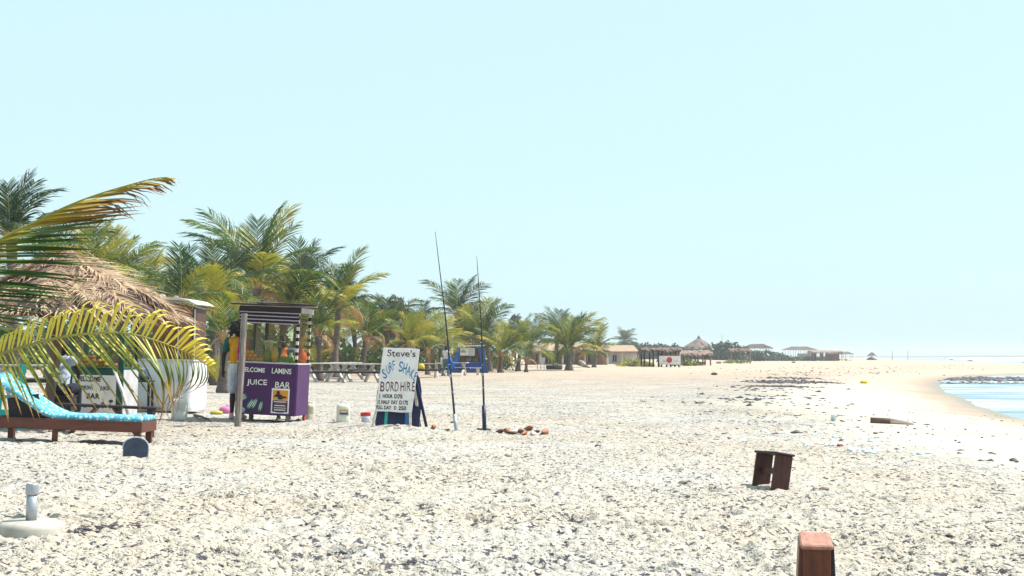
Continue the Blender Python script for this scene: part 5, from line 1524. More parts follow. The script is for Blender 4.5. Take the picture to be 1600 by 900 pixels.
def blade(mb, p, dirs, length, width, side, a0=0.0, a1=1.0):
    """one leaflet: a folded strip following a list of directions"""
    n = len(dirs); c = Vector(p); pts = [c.copy()]
    for d in dirs:
        c = c + Vector(d).normalized() * (length / n); pts.append(c.copy())
    base = len(mb.v)
    for i, q in enumerate(pts):
        t = i / n; d = Vector(dirs[min(i, n - 1)]).normalized()
        s = Vector(side); s = (s - d * s.dot(d)).normalized(); up = d.cross(s)
        w = width * (0.55 + 1.3 * t if t < .35 else 1.0 * (1 - ((t - .35) / .65) ** 2.2) + .03)
        mb.v += [tuple(q - s * w - up * w * .35), tuple(q), tuple(q + s * w - up * w * .35)]
        mb.attr += [a0 + (a1 - a0) * t] * 3
    for i in range(n):
        k = base + i * 3
        mb.f += [(k, k + 1, k + 4, k + 3), (k + 1, k + 2, k + 5, k + 4)]; mb.m += [0, 0]

def spline(pts, n):
    """even samples along a smooth path through the points"""
    out = []
    m = len(pts)
    dense = []
    for i in range(m - 1):
        p0, p1, p2, p3 = pts[max(i - 1, 0)], pts[i], pts[i + 1], pts[min(i + 2, m - 1)]
        for k in range(12):
            t = k / 12
            dense.append(0.5 * ((2 * p1) + (p2 - p0) * t + (2 * p0 - 5 * p1 + 4 * p2 - p3) * t * t + (3 * p1 - p0 - 3 * p2 + p3) * t ** 3))
    dense.append(pts[-1])
    ln = [0]
    for a, b_ in zip(dense, dense[1:]): ln.append(ln[-1] + (b_ - a).length)
    for i in range(n + 1):
        s = ln[-1] * i / n; k = 0
        while k < len(ln) - 2 and ln[k + 1] < s: k += 1
        f = (s - ln[k]) / max(ln[k + 1] - ln[k], 1e-6)
        out.append(dense[k].lerp(dense[k + 1], f))
    return out

CR = P(-200, 600, 10.3)
near_root = empty("palm_tree", (CR.x - .05, 10.3, gz1(CR.x, 10.3)), "near palm reaching yellow green fronds into the left of the picture", "palm")
NR = near_root.location.copy()
mb = MB(); hN = CR.z - NR.z
mb.tube([(0, 0, -.1)] + [(.02 * i, 0, hN * (i + 1) / 8) for i in range(8)], [.26, .23, .19, .18, .17, .165, .16, .16, .15], 12); mb.build("trunk", BARK, near_root, True)
rh = random.Random(77)
def lrp(tab, s):
    for (a, va), (b_, vb) in zip(tab, tab[1:]):
        if s <= b_: return va + (vb - va) * (s - a) / (b_ - a)
    return tab[-1][1]

def rachis(mb, pts, r0, r1, mi):
    n0 = len(mb.v)
    mb.tube(pts, [r0 + (r1 - r0) * i / (len(pts) - 1) for i in range(len(pts))], 6, mi, True)
    mb.attr += [0.05] * (len(mb.v) - n0)

# the arching yellow frond across the green stall
path = [P(px, py, Y) - NR for px, py, Y in ((-200, 600, 10.3), (-90, 578, 10.1), (0, 553, 9.95), (60, 535, 9.85), (120, 523, 9.8), (190, 520, 9.75), (240, 531, 9.75), (290, 550, 9.75), (324, 571, 9.75))]
N = 104; sp_ = spline(path, N)
mb = MB(); rachis(mb, sp_[::2], .017, .004, 1)
u = 9.8 / FPX
for i in range(16, N + 1):
    s = i / N; p = sp_[i]; tn = (sp_[min(i + 1, N)] - sp_[i - 1]).normalized()
    if i % 3 or s > .86:
        # lower leaflets hang and sweep forward
        a = R(lrp([(0, -80), (.38, -72), (.52, -52), (.66, -43), (.80, -50), (.92, -72), (1, -82)], s) + rh.uniform(-5, 5))
        l = u * lrp([(0, 55), (.35, 92), (.5, 124), (.68, 168), (.82, 150), (.93, 88), (1, 55)], s) * rh.uniform(.82, 1.1)
        y_ = rh.uniform(-.32, .12)
        curl = lrp([(0, .1), (.6, .08), (.78, .40), (.9, 1.0), (1, 1.45)], s) * rh.uniform(.7, 1.35)
        dirs = []
        for k in range(7):
            aa = a - curl * (k / 6) ** 1.6 * 1.25
            dirs.append(Vector((math.cos(aa), y_ * (1 - k / 9), math.sin(aa))))
        brown = lrp([(0, .82), (.5, .86), (.75, .95), (1, 1.25)], s)
        a0 = lrp([(0, .2), (.6, .1), (.85, .05), (1, .30)], s)
        blade(mb, p, dirs, l, .0125 * rh.uniform(.75, 1.25) * (1 if s < .85 else .62), Vector((tn.x * .5, 1, tn.z * .5)), a0, min(1.1, brown))
    if i % 3 == 0 and s < .9: continue
    # upper leaflets rise, then fold over to the far side
    l = u * lrp([(0, 30), (.35, 32), (.55, 52), (.75, 52), (.9, 40), (1, 12)], s) * rh.uniform(.75, 1.25)
    a = R(lrp([(0, 88), (.5, 82), (.75, 72), (.9, 50), (1, 20)], s) + rh.uniform(-9, 9))
    dirs = [Vector((math.cos(a), .25, math.sin(a)))] * 3 + [Vector((math.cos(a - .25), .9, math.sin(a) * .5)), Vector((math.cos(a - .4), 1.3, -.1)), Vector((.3, 1.3, -.5))]
    blade(mb, p, dirs, l * 1.45, .015 * rh.uniform(.8, 1.2), Vector((tn.x, -.4, tn.z)), 0.02, rh.choice([.22, .26, .3]) if s < .8 else .12)
fo = MB.build(mb, "frond", [HERO, RIB], near_root)
tag(fo, "arching yellow green frond with curled brown tips")

# the upper frond with leaflets streaming right
path = [P(px, py, Y) - NR for px, py, Y in ((-200, 600, 10.3), (-140, 500, 10.2), (-70, 422, 10.1), (0, 374, 10.0), (55, 347, 10.0), (105, 322, 9.95), (155, 303, 9.95), (205, 288, 9.9), (240, 279, 9.9), (262, 277, 9.9))]
N = 110; sp_ = spline(path, N)
u = 10.0 / FPX
mb = MB(); rachis(mb, sp_[::2], .016, .003, 1)
for i in range(14, N + 1):
    s = i / N; p = sp_[i]; tn = (sp_[min(i + 1, N)] - sp_[i - 1]).normalized()
    ta = math.degrees(math.atan2(tn.z, tn.x))
    for low in (1, 0):
        if low:
            a = lrp([(0, -14), (.28, -6), (.45, 2), (.6, 9), (.75, 8), (.88, 0), (1, -12)], s) + rh.uniform(-4, 4)
            l = u * lrp([(0, 210), (.3, 235), (.45, 215), (.62, 165), (.8, 105), (.93, 55), (1, 25)], s) * rh.uniform(.8, 1.08)
            y_ = rh.uniform(-.25, .25)
        else:
            a = ta - lrp([(0, -8), (.5, 4), (1, 8)], s) + rh.uniform(-4, 3)
            l = u * lrp([(0, 60), (.4, 70), (.7, 62), (.9, 45), (1, 18)], s) * rh.uniform(.7, 1.1)
            y_ = rh.uniform(.1, .5)
        if s > .74 and rh.random() < .25: continue
        ragged = s > .68 and low
        dirs = []
        for k in range(7):
            aa = R(a) - (rh.uniform(.25, 1.1) if ragged and k > 3 else .10) * (k / 6) ** 1.4 * (1.1 if ragged else 1)
            dirs.append(Vector((math.cos(aa), y_ * (1 - k / 8), math.sin(aa))))
        blade(mb, p, dirs, l, (.027 if low else .013) * rh.uniform(.75, 1.15) * (.62 if s > .75 else 1), Vector((-tn.z * .6, .9, tn.x * .5)), .0 if s < .7 else .1, lrp([(0, .9), (.5, .95), (.7, 1.05), (1, 1.1)], s) if low else .35)
    mats_i = 0 if s < .58 else 2
    for f in range(len(mb.m) - 1, -1, -1):
        if mb.m[f] == 0 and f >= len(mb.m) - 28 and mats_i == 2: mb.m[f] = 2
        if f < len(mb.m) - 28: break
fo = mb.build("frond", [HEROG, RIB, HEROT], near_root)
tag(fo, "upper frond streaming right with torn reddish tips")
# the rest of the crown, standing away to the left
for k in range(9):
    az = R(115 + k * 17); el = R((62, 30, 48, 8, 55, 20, 40, -8, 25)[k])
    o = obj("frond", pick("g" if k % 3 else "y", 1 + k % 2), near_root, (0, 0, hN), (rh.uniform(-.3, .3), -el, az)); o.scale = (2.1, 2.1, 2.1)
# a dry hanging frond low at the frame's edge
path = [P(px, py, Y) - NR for px, py, Y in ((-200, 600, 10.3), (-150, 545, 10.5), (-90, 512, 10.7), (-30, 500, 10.9), (18, 512, 11.0), (48, 530, 11.1))]
N = 46; sp_ = spline(path, N); mb = MB(); rachis(mb, sp_[::2], .013, .004, 1)
for i in range(10, N + 1):
    s = i / N; p = sp_[i]
    for sg in (-1, 1):
        a = R((-75 if sg < 0 else 12) + rh.uniform(-14, 14) - 25 * s); l = .30 * rh.uniform(.6, 1.1) * (1.2 - s * .6)
        blade(mb, p, [Vector((math.cos(a - .12 * k), sg * .3, math.sin(a - .12 * k))) for k in range(5)], l, .010, Vector((0, 1, 0)), .45, 1.0)
tag(mb.build("frond", [HEROT, RIBDRY], near_root), "drooping dry brown frond low at the left edge")

# ------------------------------------------------------------------ picnic tables
def picnic_table(px, py, label, rz=0.0, proto=[None]):
    p = G(px, py)
    if proto[0] is None:
        root = empty("picnic_table", p, label, "picnic table", rz, group="picnic tables under the palms")
        for k in range(4): MB().box((0, -.29 + k * .195, .755), (1.75, .175, .04)).build("table_plank", WOODPALE, root)
        for s in (-1, 1):
            for k in range(2): MB().box((0, s * (.66 + k * .16), .44), (1.75, .15, .04)).build("seat_plank", WOODPALE if k == (s > 0) else WOODDARK, root)
        for x in (-.62, .62):
            for s in (-1, 1): MB().beam((x + .03 * s, s * .22, .735), (x + .03 * s, -s * .70, -.05), .09, .12).build("leg", WOODPALE, root)
            MB().box((x, 0, .40), (.05, 1.55, .09)).build("crossbar", WOODDARK, root)
        MB().box((0, -.745, .40), (1.72, .03, .06)).build("apron", WOODDARK, root)
        proto[0] = root
    else:
        root = copy_tree(proto[0]); root.location = p; root.rotation_euler = (0, 0, rz); root["label"] = label
    return root
picnic_table(503, 597, "picnic table nearest the purple stall's right side", R(38))
picnic_table(560, 597, "picnic table just left of the surf sign", R(30))
picnic_table(536, 592, "picnic table set back between the two beside the thick palm trunk", R(50))
picnic_table(664, 590, "picnic table with yellow can right of the surf sign", R(8))
picnic_table(708, 587, "picnic table in front of the blue kiosk", R(-10))
picnic_table(330, 598, "picnic table seen between white kiosk and customer", R(20))
picnic_table(50, 622, "picnic table glimpsed behind the lounger's raised back", R(5))
# yellow can on the table
pt = G(664, 590)
mb = MB(); mb.lathe([(.10, 0), (.13, .04), (.13, .20), (.09, .26), (.04, .27), (.04, .31)], n=12, sq=(1.3, .8))
o = mb.build("yellow_can", M("yellow_plastic", (0.80, 0.55, 0.02), (0.7, 0.45, 0.02), scale=5, rough=.5), loc=(pt.x - .15, pt.y - .70, pt.z + .462), smooth=True); tag(o, "yellow can on the picnic table seat right of the surf sign", "can")
# jars on the table by the walker
pt = G(708, 587)
for k, x in enumerate((-.7, -.52, -.34)):
    mb = MB(); mb.lathe([(.05, 0), (.07, .03), (.07, .22), (.045, .27), (.05, .30)], n=10)
    tag(mb.build("bottle", GREYPANEL, loc=(pt.x + x, pt.y + .1, pt.z + .777), smooth=True), "%s clear bottle on the table beside the walking man" % ("left", "middle", "right")[k], "bottle", "bottles on the picnic table")

# ------------------------------------------------------------------ walking man
wp = G(697, 588)
WK = dict(STAND); WK.update(knL=(-.09, -.16, .53), anL=(-.09, -.06, .13), knR=(.09, .04, .51), anR=(.09, .26, .12), elL=(-.23, .10, 1.13), wrL=(-.22, .02, .88), elR=(.23, -.10, 1.15), wrR=(.15, -.26, 1.02))
person(wp, "man in white shirt and jeans walking with blue cloth behind the left rod", R(150), WK, M("white_shirt", (0.72, 0.70, 0.72), (0.6, 0.55, 0.6), scale=8, rough=.9), M("jeans", (0.06, 0.16, 0.24), (0.035, 0.09, 0.15), scale=9, rough=.9), BLACKPAINT, leglen=1.92, vox=.016)
mb = MB(); vs = []
for j in range(9):
    for i in range(7):
        t = j / 8
        vs.append((.10 + .05 * i / 6 + .40 * t * (i / 6) ** 1.2 + .02 * math.sin(i * 1.7 + j), -.26 + .05 * math.sin(i * 2.1 + j * .6) - .05 * t, 1.30 - .92 * t + .05 * i / 6))
mb.add(vs, [(j * 7 + i, j * 7 + i + 1, (j + 1) * 7 + i + 1, (j + 1) * 7 + i) for j in range(8) for i in range(6)])
cl = mb.build("blue_cloth", M("blue_cloth", (0.015, 0.16, 0.62), (0.01, 0.10, 0.42), scale=5, rough=.9), loc=wp, smooth=True)
cl.modifiers.new("thick", 'SOLIDIFY').thickness = .012
tag(cl, "bright blue cloth carried over the walking man's arm", "cloth")

# ------------------------------------------------------------------ blue kiosk
def blue_kiosk():
    p = G(735, 582.5); k = p.y / FPX
    root = empty("blue_kiosk", (p.x, p.y + .8, p.z), "blue slanted sided beach kiosk with white roof and sign", "kiosk", R(-4))
    BLUE = M("kiosk_blue", (0.008, 0.085, 0.40), (0.006, 0.055, 0.28), scale=4, rough=.6); LB = M("kiosk_blue_worn", (0.015, 0.14, 0.55), (0.01, 0.09, 0.42), scale=4, rough=.6)
    W = 54 * k; H = 43 * k; D = 1.5
    MB().box((0, -D / 2, H * .17), (W * .86, .06, H * .36)).build("front_counter", BLUE, root, bev=.01)
    MB().box((0, -D / 2, H * .365), (W * .9, .35, .05)).build("counter_top", LB, root)
    for s in (-1, 1):
        w0, w1, ww = s * W * .47, s * W * .30, W * .13
        MB().prism([(w0 - ww * .6, -.05), (w0 + ww * .6, -.05), (w1 + ww * .5, H * .93), (w1 - ww * .5, H * .93)], -D / 2 - .10, -D / 2 - .04).build("slanted_side", LB if s < 0 else BLUE, root)
        MB().box((s * W * .40, 0, H * .45), (.05, D - .2, H * .9), (0, s * -.12, 0)).build("side_wall", BLUE, root)
    MB().box((0, D / 2, H * .45), (W * .8, .05, H * .9)).build("back_wall", M("kiosk_tan", (0.42, 0.33, 0.25), (0.28, 0.2, 0.15), scale=3), root)
    for j in range(4): MB().box((-.05 + .04 * j, -D / 2 - .22 + j * .62, H * .965 + .02 * j), (W * .80, .60, .05), (0, R(-1.5), R(j - 1.5))).build("roof_sheet", WHITEPAINT, root)
    sg = MB().box((-W * .06, -D / 2 - .16, H * .76), (W * .42, .03, H * .27)).build("sign_board", SIGNWHITE, root)
    y = -D / 2 - .178
    lf = M("leaf_print", (0.05, 0.30, 0.12), (0.03, 0.2, 0.09), scale=9, bump=0)
    for a in range(5):
        an = R(20 + a * 35)
        mb = MB(); c = (-W * .18, H * .73)
        mb.prism([(c[0], c[1]), (c[0] + .16 * math.cos(an) - .03 * math.sin(an), c[1] + .16 * math.sin(an) + .03 * math.cos(an)), (c[0] + .26 * math.cos(an), c[1] + .26 * math.sin(an)), (c[0] + .16 * math.cos(an) + .03 * math.sin(an), c[1] + .16 * math.sin(an) - .03 * math.cos(an))], y - .004, y + .002); mb.build("painted_leaf", lf, sg)
    for j in range(3): MB().box((W * .05, y, H * (.83 - .075 * j)), (W * .15, .006, H * .028)).build("painted_line", SKYBLUE, sg)
    for x in (-.45, .05, .5): MB().box((x, -D / 2 + .1, H * .5), (.06, .06, H * .26)).build("post", WOODGREY, root)
    for x in (-.2, .3): MB().box((x, .2, H * .45), (.3, .3, .28)).build("shelf_box", ORANGE if x > 0 else WOODPALE, root)
    return root
blue_kiosk()
bp_ = G(724, 586)
bb = empty("plank_bench", bp_, "pale plank bench at the foot of the blue kiosk", "bench", R(-6))
MB().box((0, 0, .44), (2.3, .30, .05)).build("seat", WOODPALE, bb)
for x in (-.85, .1, .9): MB().box((x, 0, .19), (.16, .24, .44)).build("leg", WOODPALE, bb)

# ------------------------------------------------------------------ planter, chair and debris on the sand bank
p = G(866, 577.5)
pt = empty("planter", p, "dark low round planter on the white sand bank", "planter")
mb = MB(); mb.lathe([(.62, -.05), (.68, .1), (.70, .36), (.64, .38), (.60, .30), (.02, .29)], n=24); mb.build("tub", M("tyre_dark", (0.03, 0.03, 0.035), (0.015, 0.015, 0.02), scale=4, rough=.8), pt, True)
p = G(845, 577)
ch = empty("beach_chair", p, "small pale chair on the sand left of the planter", "chair", R(40))
for x in (-.2, .2):
    for y in (-.2, .2): MB().box((x, y, .2), (.05, .05, .45)).build("leg", WOODPALE, ch)
MB().box((0, 0, .42), (.48, .48, .04)).build("seat", WOODPALE, ch)
MB().box((.22, 0, .72), (.04, .46, .55), (0, .2, 0)).build("backrest", WOODPALE, ch)
a = G(905, 569.5); b_ = G(921, 575)
mb = MB(); mb.tube([a + Vector((0, 0, .35)), a.lerp(b_, .35) + Vector((0, 0, .3)), a.lerp(b_, .6) + Vector((0, 0, .12)), b_ + Vector((0, 0, .05))], [.18, .22, .16, .08], 8)
mb.tube([a + Vector((0, .3, .2)), a + Vector((-.6, .2, .9))], [.12, .04], 6)
tag(mb.build("driftwood", M("bleached_wood", (0.38, 0.29, 0.24), (0.2, 0.15, 0.13), scale=3), smooth=True), "bleached driftwood stump right of the stout palm", "driftwood")

# ------------------------------------------------------------------ houses and huts far along the beach
def thatch_strips(name, parent, quads, n, seed, mat, wid=.16, ln=.9, lift=.06):
    """loose thatch: short strips lying down the slope of each (origin, across, down) patch"""
    rs = random.Random(seed); mb = MB()
    for o_, ac, dn in quads:
        o_, ac, dn = Vector(o_), Vector(ac), Vector(dn); nn = ac.cross(dn).normalized()
        if nn.z < 0: nn = -nn
        L = dn.length; d = dn / L; a = ac.normalized()
        for k in range(n):
            p = o_ + ac * rs.random() + d * rs.uniform(-.02, .95) * L
            l = ln * rs.uniform(.6, 1.3); w = wid * rs.uniform(.6, 1.3); dd = (d + a * rs.uniform(-.3, .3) + nn * rs.uniform(-.05, .10)).normalized()
            z = nn * (lift * rs.uniform(.2, 1))
            e = p + dd * l + Vector((0, 0, -.12 * rs.random()))
            mb.add([p + z - a * w / 2, p + z + a * w / 2, e + z + a * w * .3, e + z - a * w * .3], [(0, 1, 2, 3)])
    return mb.build(name, mat, parent)
TSTRIP = leaf_mat("old_thatch", [(0.0, (0.11, 0.075, 0.075)), (0.4, (0.26, 0.18, 0.15)), (0.75, (0.44, 0.33, 0.26)), (1.0, (0.40, 0.24, 0.14))], 0.08, 1.3, None, .9)
TDARK = leaf_mat("dark_old_thatch", [(0.0, (0.06, 0.045, 0.05)), (0.5, (0.15, 0.105, 0.10)), (1.0, (0.28, 0.20, 0.17))], 0.08, 1.0, None, .9)

def hut(px0, px1, eave_py, ridge_py, base_py, label, seed, D=4.0, posts=4, hip=True, mat=TSTRIP, post_m=POLE, walls=None, over=.0, name="beach_hut", extra=None, zoff=0.0, sag=0.0):
    c = G((px0 + px1) / 2, base_py); k = c.y / FPX
    W = (px1 - px0) * k; he = (base_py - eave_py) * k; hr = (base_py - ridge_py) * k
    root = empty(name, c + Vector((0, D / 2, zoff)), label, "hut", rnd.uniform(-.06, .06))
    r_ = random.Random(seed)
    x0, x1, y0, y1 = -W / 2, W / 2, -D / 2, D / 2
    for i in range(posts):
        x = x0 * .9 + (x1 - x0) * .9 * i / (posts - 1)
        for y in (y0 * .88, y1 * .88):
            mb = MB(); mb.tube([(x + r_.uniform(-.06, .06), y, -.2), (x, y, he + .05)], [.09, .075], 6); mb.build("post", post_m, root)
    rx = W * (.22 if hip else .5)
    A = [(x0, y0, he), (x1, y0, he), (x1, y1, he), (x0, y1, he)]; Rg = [(-rx, 0, hr), (rx, 0, hr)]
    mb = MB(); mb.add(A + Rg + [(x, y, z - .10) for x, y, z in A], [(0, 1, 5, 4), (2, 3, 4, 5), (1, 2, 5), (3, 0, 4), (6, 9, 8, 7), (0, 6, 7, 1), (1, 7, 8, 2), (2, 8, 9, 3), (3, 9, 6, 0)])
    rf = mb.build("roof", THATCH, root)
    q = [(Rg[0], Vector(Rg[1]) - Vector(Rg[0]), (Vector(A[0]) + Vector(A[1])) / 2 - (Vector(Rg[0]) + Vector(Rg[1])) / 2)]
    S = 9; quads = []
    for i in range(S):
        t0, t1 = i / S, (i + 1) / S
        e0 = Vector(A[0]).lerp(Vector(A[1]), (t0 + t1) / 2); r0 = Vector(Rg[0]).lerp(Vector(Rg[1]), (t0 + t1) / 2)
        quads.append((r0 - Vector((W / S / 2, 0, 0)), (W / S, 0, 0), e0 - r0))
    for side in (1, -1):
        e = Vector(A[1] if side > 0 else A[0]); r0 = Vector(Rg[1] if side > 0 else Rg[0])
        for i in range(4):
            e1 = Vector((e.x, y0 + D * (i + .5) / 4, he)); quads.append((r0 - Vector((0, .2, 0)), (0, D / 4, 0), e1 - r0))
    thatch_strips("thatch", rf, quads, 26, seed, mat, .20, .95, .10)
    for i in range(int(W / .35)):                # ragged fringe under the eave
        x = x0 + (i + r_.random()) * .35
        if x > x1: break
    fr = MB()
    for i in range(int(W / .10)):
        x = x0 + i * .10; l = r_.uniform(.1, .38) + sag * r_.random()
        fr.add([(x - .05, y0 - .02, he + .02), (x + .06, y0 - .02, he + .02), (x + .03 + r_.uniform(-.06, .06), y0 - .05, he - l)], [(0, 1, 2)])
    fr.build("fringe", mat, rf)
    if walls:
        for (a, b_, zb, zt, y, m_) in walls:
            MB().box(((x0 + (a + b_) / 2 * W), y0 + y * D, he * (zb + zt) / 2), ((b_ - a) * W, .08, he * (zt - zb))).build("wall_panel", m_, root)
    return root, W, he, D, k
TERRA = M("terracotta_tile", (0.37, 0.265, 0.19), (0.27, 0.18, 0.13), scale=3, rough=.9)
BRICKW = M("brick_wall", (0.36, 0.20, 0.14), (0.24, 0.14, 0.11), scale=2, rough=.9)
CREAMW = M("cream_wall", (0.62, 0.52, 0.42), (0.5, 0.4, 0.33), scale=1, rough=.9)

def house(px0, px1, eave_py, ridge_py, base_py, label, wallm, roofm, D, wins, columns=0, seed=1):
    c = G((px0 + px1) / 2, base_py); k = c.y / FPX
    W = (px1 - px0) * k; he = (base_py - eave_py) * k; hr = (base_py - ridge_py) * k
    root = empty("beach_house", c + Vector((0, D / 2 + 1.5, 0)), label, "house")
    x0, x1, y0, y1 = -W / 2, W / 2, -D / 2, D / 2
    MB().box((0, 0, he / 2 - .1), (W * .94, D * .9, he + .2)).build("wall", wallm, root)
    r_ = random.Random(seed)
    rf = MB(); rf.add([(x0, y0 - .8, he), (x1, y0 - .8, he), (x1 * .86, 0, hr), (x0 * .86, 0, hr), (x1, y1, he), (x0, y1, he), (x0, y0 - .8, he - .12), (x1, y0 - .8, he - .12), (x1, y1, he - .12), (x0, y1, he - .12)],
                      [(0, 1, 2, 3), (4, 5, 3, 2), (1, 4, 2), (5, 0, 3), (0, 6, 7, 1), (1, 7, 8, 4), (4, 8, 9, 5), (5, 9, 6, 0), (6, 9, 8, 7)])
    ro = rf.build("roof", roofm, root)
    nrow = 7
    for j in range(nrow):                        # courses of tile, each a thin overlapping strip
        t = (j + .5) / nrow; y = (y0 - .8) * (1 - t); z = he + (hr - he) * t; w = W * (1 - .14 * t)
        MB().box((0, y, z + .05), (w - .05, abs(y0 - .8) / nrow * 1.05, .05), (math.atan2(hr - he, abs(y0 - .8)), 0, 0)).build("tile_course", roofm, ro)
    for a, b_, zb, zt, m_ in wins:
        wn_ = MB().box((x0 + (a + b_) / 2 * W, y0 * .9 - .03, he * (zb + zt) / 2), ((b_ - a) * W, .08, he * (zt - zb))).build("window", m_, root)
        MB().box((x0 + (a + b_) / 2 * W, y0 * .9 - .10, he * (zb + zt) / 2), (.07, .05, he * (zt - zb))).build("mullion", CREAMW, wn_)
    for i in range(columns):
        x = x0 * .92 + W * .92 * i / max(1, columns - 1)
        mb = MB(); mb.tube([(x, y0 - .65, -.1), (x, y0 - .65, he - .1)], .11, 8); mb.build("column", CREAMW if i % 2 else WOODGREY, root)
    return root
DARKW = M("dark_opening", (0.03, 0.035, 0.045), (0.02, 0.022, 0.03), scale=2, rough=.3, bump=0)
house(822, 955, 549, 537, 570, "long brick beach house with terracotta roof behind the stout palm", BRICKW, TERRA, 6, [(.24, .30, .15, .8, DARKW), (.33, .42, .15, .85, DARKW), (.45, .55, .15, .85, DARKW), (.12, .18, .3, .8, DARKW), (.7, .76, .2, .8, DARKW)], 8)
house(946, 1000, 550, 540, 569, "white beach house with red and tan roof right of the palms", WHITEPAINT, TERRA, 7, [(.25, .36, .2, .75, DARKW)], 3)
# open shelters right of the houses
r_, W_, he_, D_, k_ = hut(1004, 1064, 547, 544, 573.5, "flat roofed pole shelter with the white red spot banner", 21, 3.2, 5, False, TDARK, WOODDARK, [(.58, .92, .42, .86, .72, M("mud_wall", (0.40, 0.24, 0.16), (0.28, 0.17, 0.13), scale=2))])
root = r_
MB().beam((-W_ * .14, -D_ * .44, he_ * .30), (W_ * .04, -D_ * .44, he_ * .95), .09, .09).build("brace", WOODDARK, root)
bn_ = empty("banner", root.location + Vector((W_ * .20, -D_ / 2 - .25, 0)), "white banner with a red round spot on the pole shelter", "banner")
bw, bh = 33 * k_, 13.5 * k_
MB().box((0, 0, .25 + bh / 2), (bw, .05, bh)).build("cloth", SIGNWHITE, bn_)
mb = MB(); mb.tube([(-.02 * bw, -.035, .25 + bh * .52), (-.02 * bw, -.028, .25 + bh * .52)], bh * .33, 20); mb.build("red_spot", REDP, bn_)
for s in (-1, 1): MB().box((s * bw * .49, .03, .2 + bh / 2), (.10, .06, bh + .6)).build("post", NAVY if s < 0 else WHITEPAINT, bn_)
for s in (-.25, .3): MB().box((s * bw, -.03, .25 + bh * .4), (.2 * bw, .012, .05)).build("faint_line", SKYBLUE, bn_)
MB().box((.40 * bw, .03, .25 + bh * .5), (.20, .08, bh)).build("navy_strip", NAVY, bn_)
hut(1060, 1112, 553, 548, 571, "long pale thatched shelter right of the banner", 22, 3.4, 5, False, TSTRIP, POLE, [(.1, .95, .1, .30, .8, WOODGREY)], sag=.3)
# big conical roof
c = G(1092, 566.5); k = 330 / FPX
cr_ = P(1092, 557, 330); z0 = gz1(cr_.x, 330)
cn = empty("conical_house", (cr_.x, 330, z0), "large house with tall conical grey thatched roof above the trees", "house")
apex = P(1092, 529, 330).z - z0; ev = P(1092, 549, 330).z - z0; RR = 33 * k
mb = MB(); mb.lathe([(RR * .72, -.2), (RR * .72, ev + .4)], n=28); mb.build("wall", CREAMW, cn, True)
mb = MB(); mb.lathe([(RR * 1.02, ev - .1), (RR, ev), (RR * .66, ev + (apex - ev) * .30), (RR * .32, ev + (apex - ev) * .66), (.25, apex)], n=36)
rf = mb.build("roof", M("grey_thatch", (0.27, 0.20, 0.19), (0.17, 0.125, 0.125), scale=.8, stretch=(1, 1, .3), rough=1.0, bump=.5, dist=.1), cn, True)
mb = MB(); mb.lathe([(.55, apex - .35), (.45, apex + .1), (.2, apex + .55), (.05, apex + .75)], n=12); mb.build("roof_cap", WOODDARK, rf, True)
st_ = MB(); rs = random.Random(8)
for i in range(420):
    a = rs.uniform(0, 2 * math.pi); t = rs.random() ** .7; r0 = RR * (1 - t) * 1.0 + .2; zz = ev + (apex - ev) * t; 
    r1 = r0 + .9; z1 = zz - .9 * (apex - ev) / RR + .03; w = .22
    ca, sa = math.cos(a), math.sin(a)
    st_.add([(r0 * ca - w * sa, r0 * sa + w * ca, zz + .12), (r0 * ca + w * sa, r0 * sa - w * ca, zz + .12), (r1 * ca + w * sa * .6, r1 * sa - w * ca * .6, z1 + .10), (r1 * ca - w * sa * .6, r1 * sa + w * ca * .6, z1 + .10)], [(0, 1, 2, 3)])
st_.build("thatch", TDARK, rf)
mb = MB(); mb.tube([(0, 0, 0), (.05, 0, P(1128, 524, 310).z)], [.06, .03], 6); q = P(1128, 557, 310); mb.build("pole", WOODGREY, loc=(q.x, 310, gz1(q.x, 310))); tag(bpy.data.objects["pole"], "thin mast rising from the trees right of the conical roof", "mast")
# shelters farther right
hut(1141, 1174, 548, 545, 568, "bare pole shelter standing in low vine", 23, 3.0, 3, False, TSTRIP, WOODGREY)
hut(1165, 1208, 543.5, 537.5, 562.5, "hipped thatch pavilion on yellow posts on the dune", 24, 5.5, 4, True, TDARK, M("yellow_post", (0.55, 0.42, 0.12), (0.3, 0.22, 0.12), scale=2), [(.15, .6, .0, .45, .4, WOODGREY), (.65, .95, .0, .35, .5, WOODDARK)])
hut(1225, 1278, 546.5, 541.5, 561.0, "grey thatch shelter on a row of posts behind the dune", 25, 6, 7, True, TDARK, WOODGREY, [(.45, .95, .0, .6, .7, WOODGREY)])
hut(1268, 1318, 550, 547.5, 564, "shaggy red brown thatch shelter at the far end of the beach", 26, 4.5, 5, False, TSTRIP, POLE, [(.05, .2, 0, .9, .5, WOODDARK), (.30, .42, 0, .9, .4, TSTRIP), (.5, .95, 0, .85, .55, M("maroon_wall", (0.20, 0.08, 0.08), (0.12, 0.06, 0.06), scale=2))], sag=.8)
hut(1310, 1333, 553, 549.5, 561, "small grey thatch hut farthest right of the row", 27, 4, 3, True, TDARK, WOODGREY)
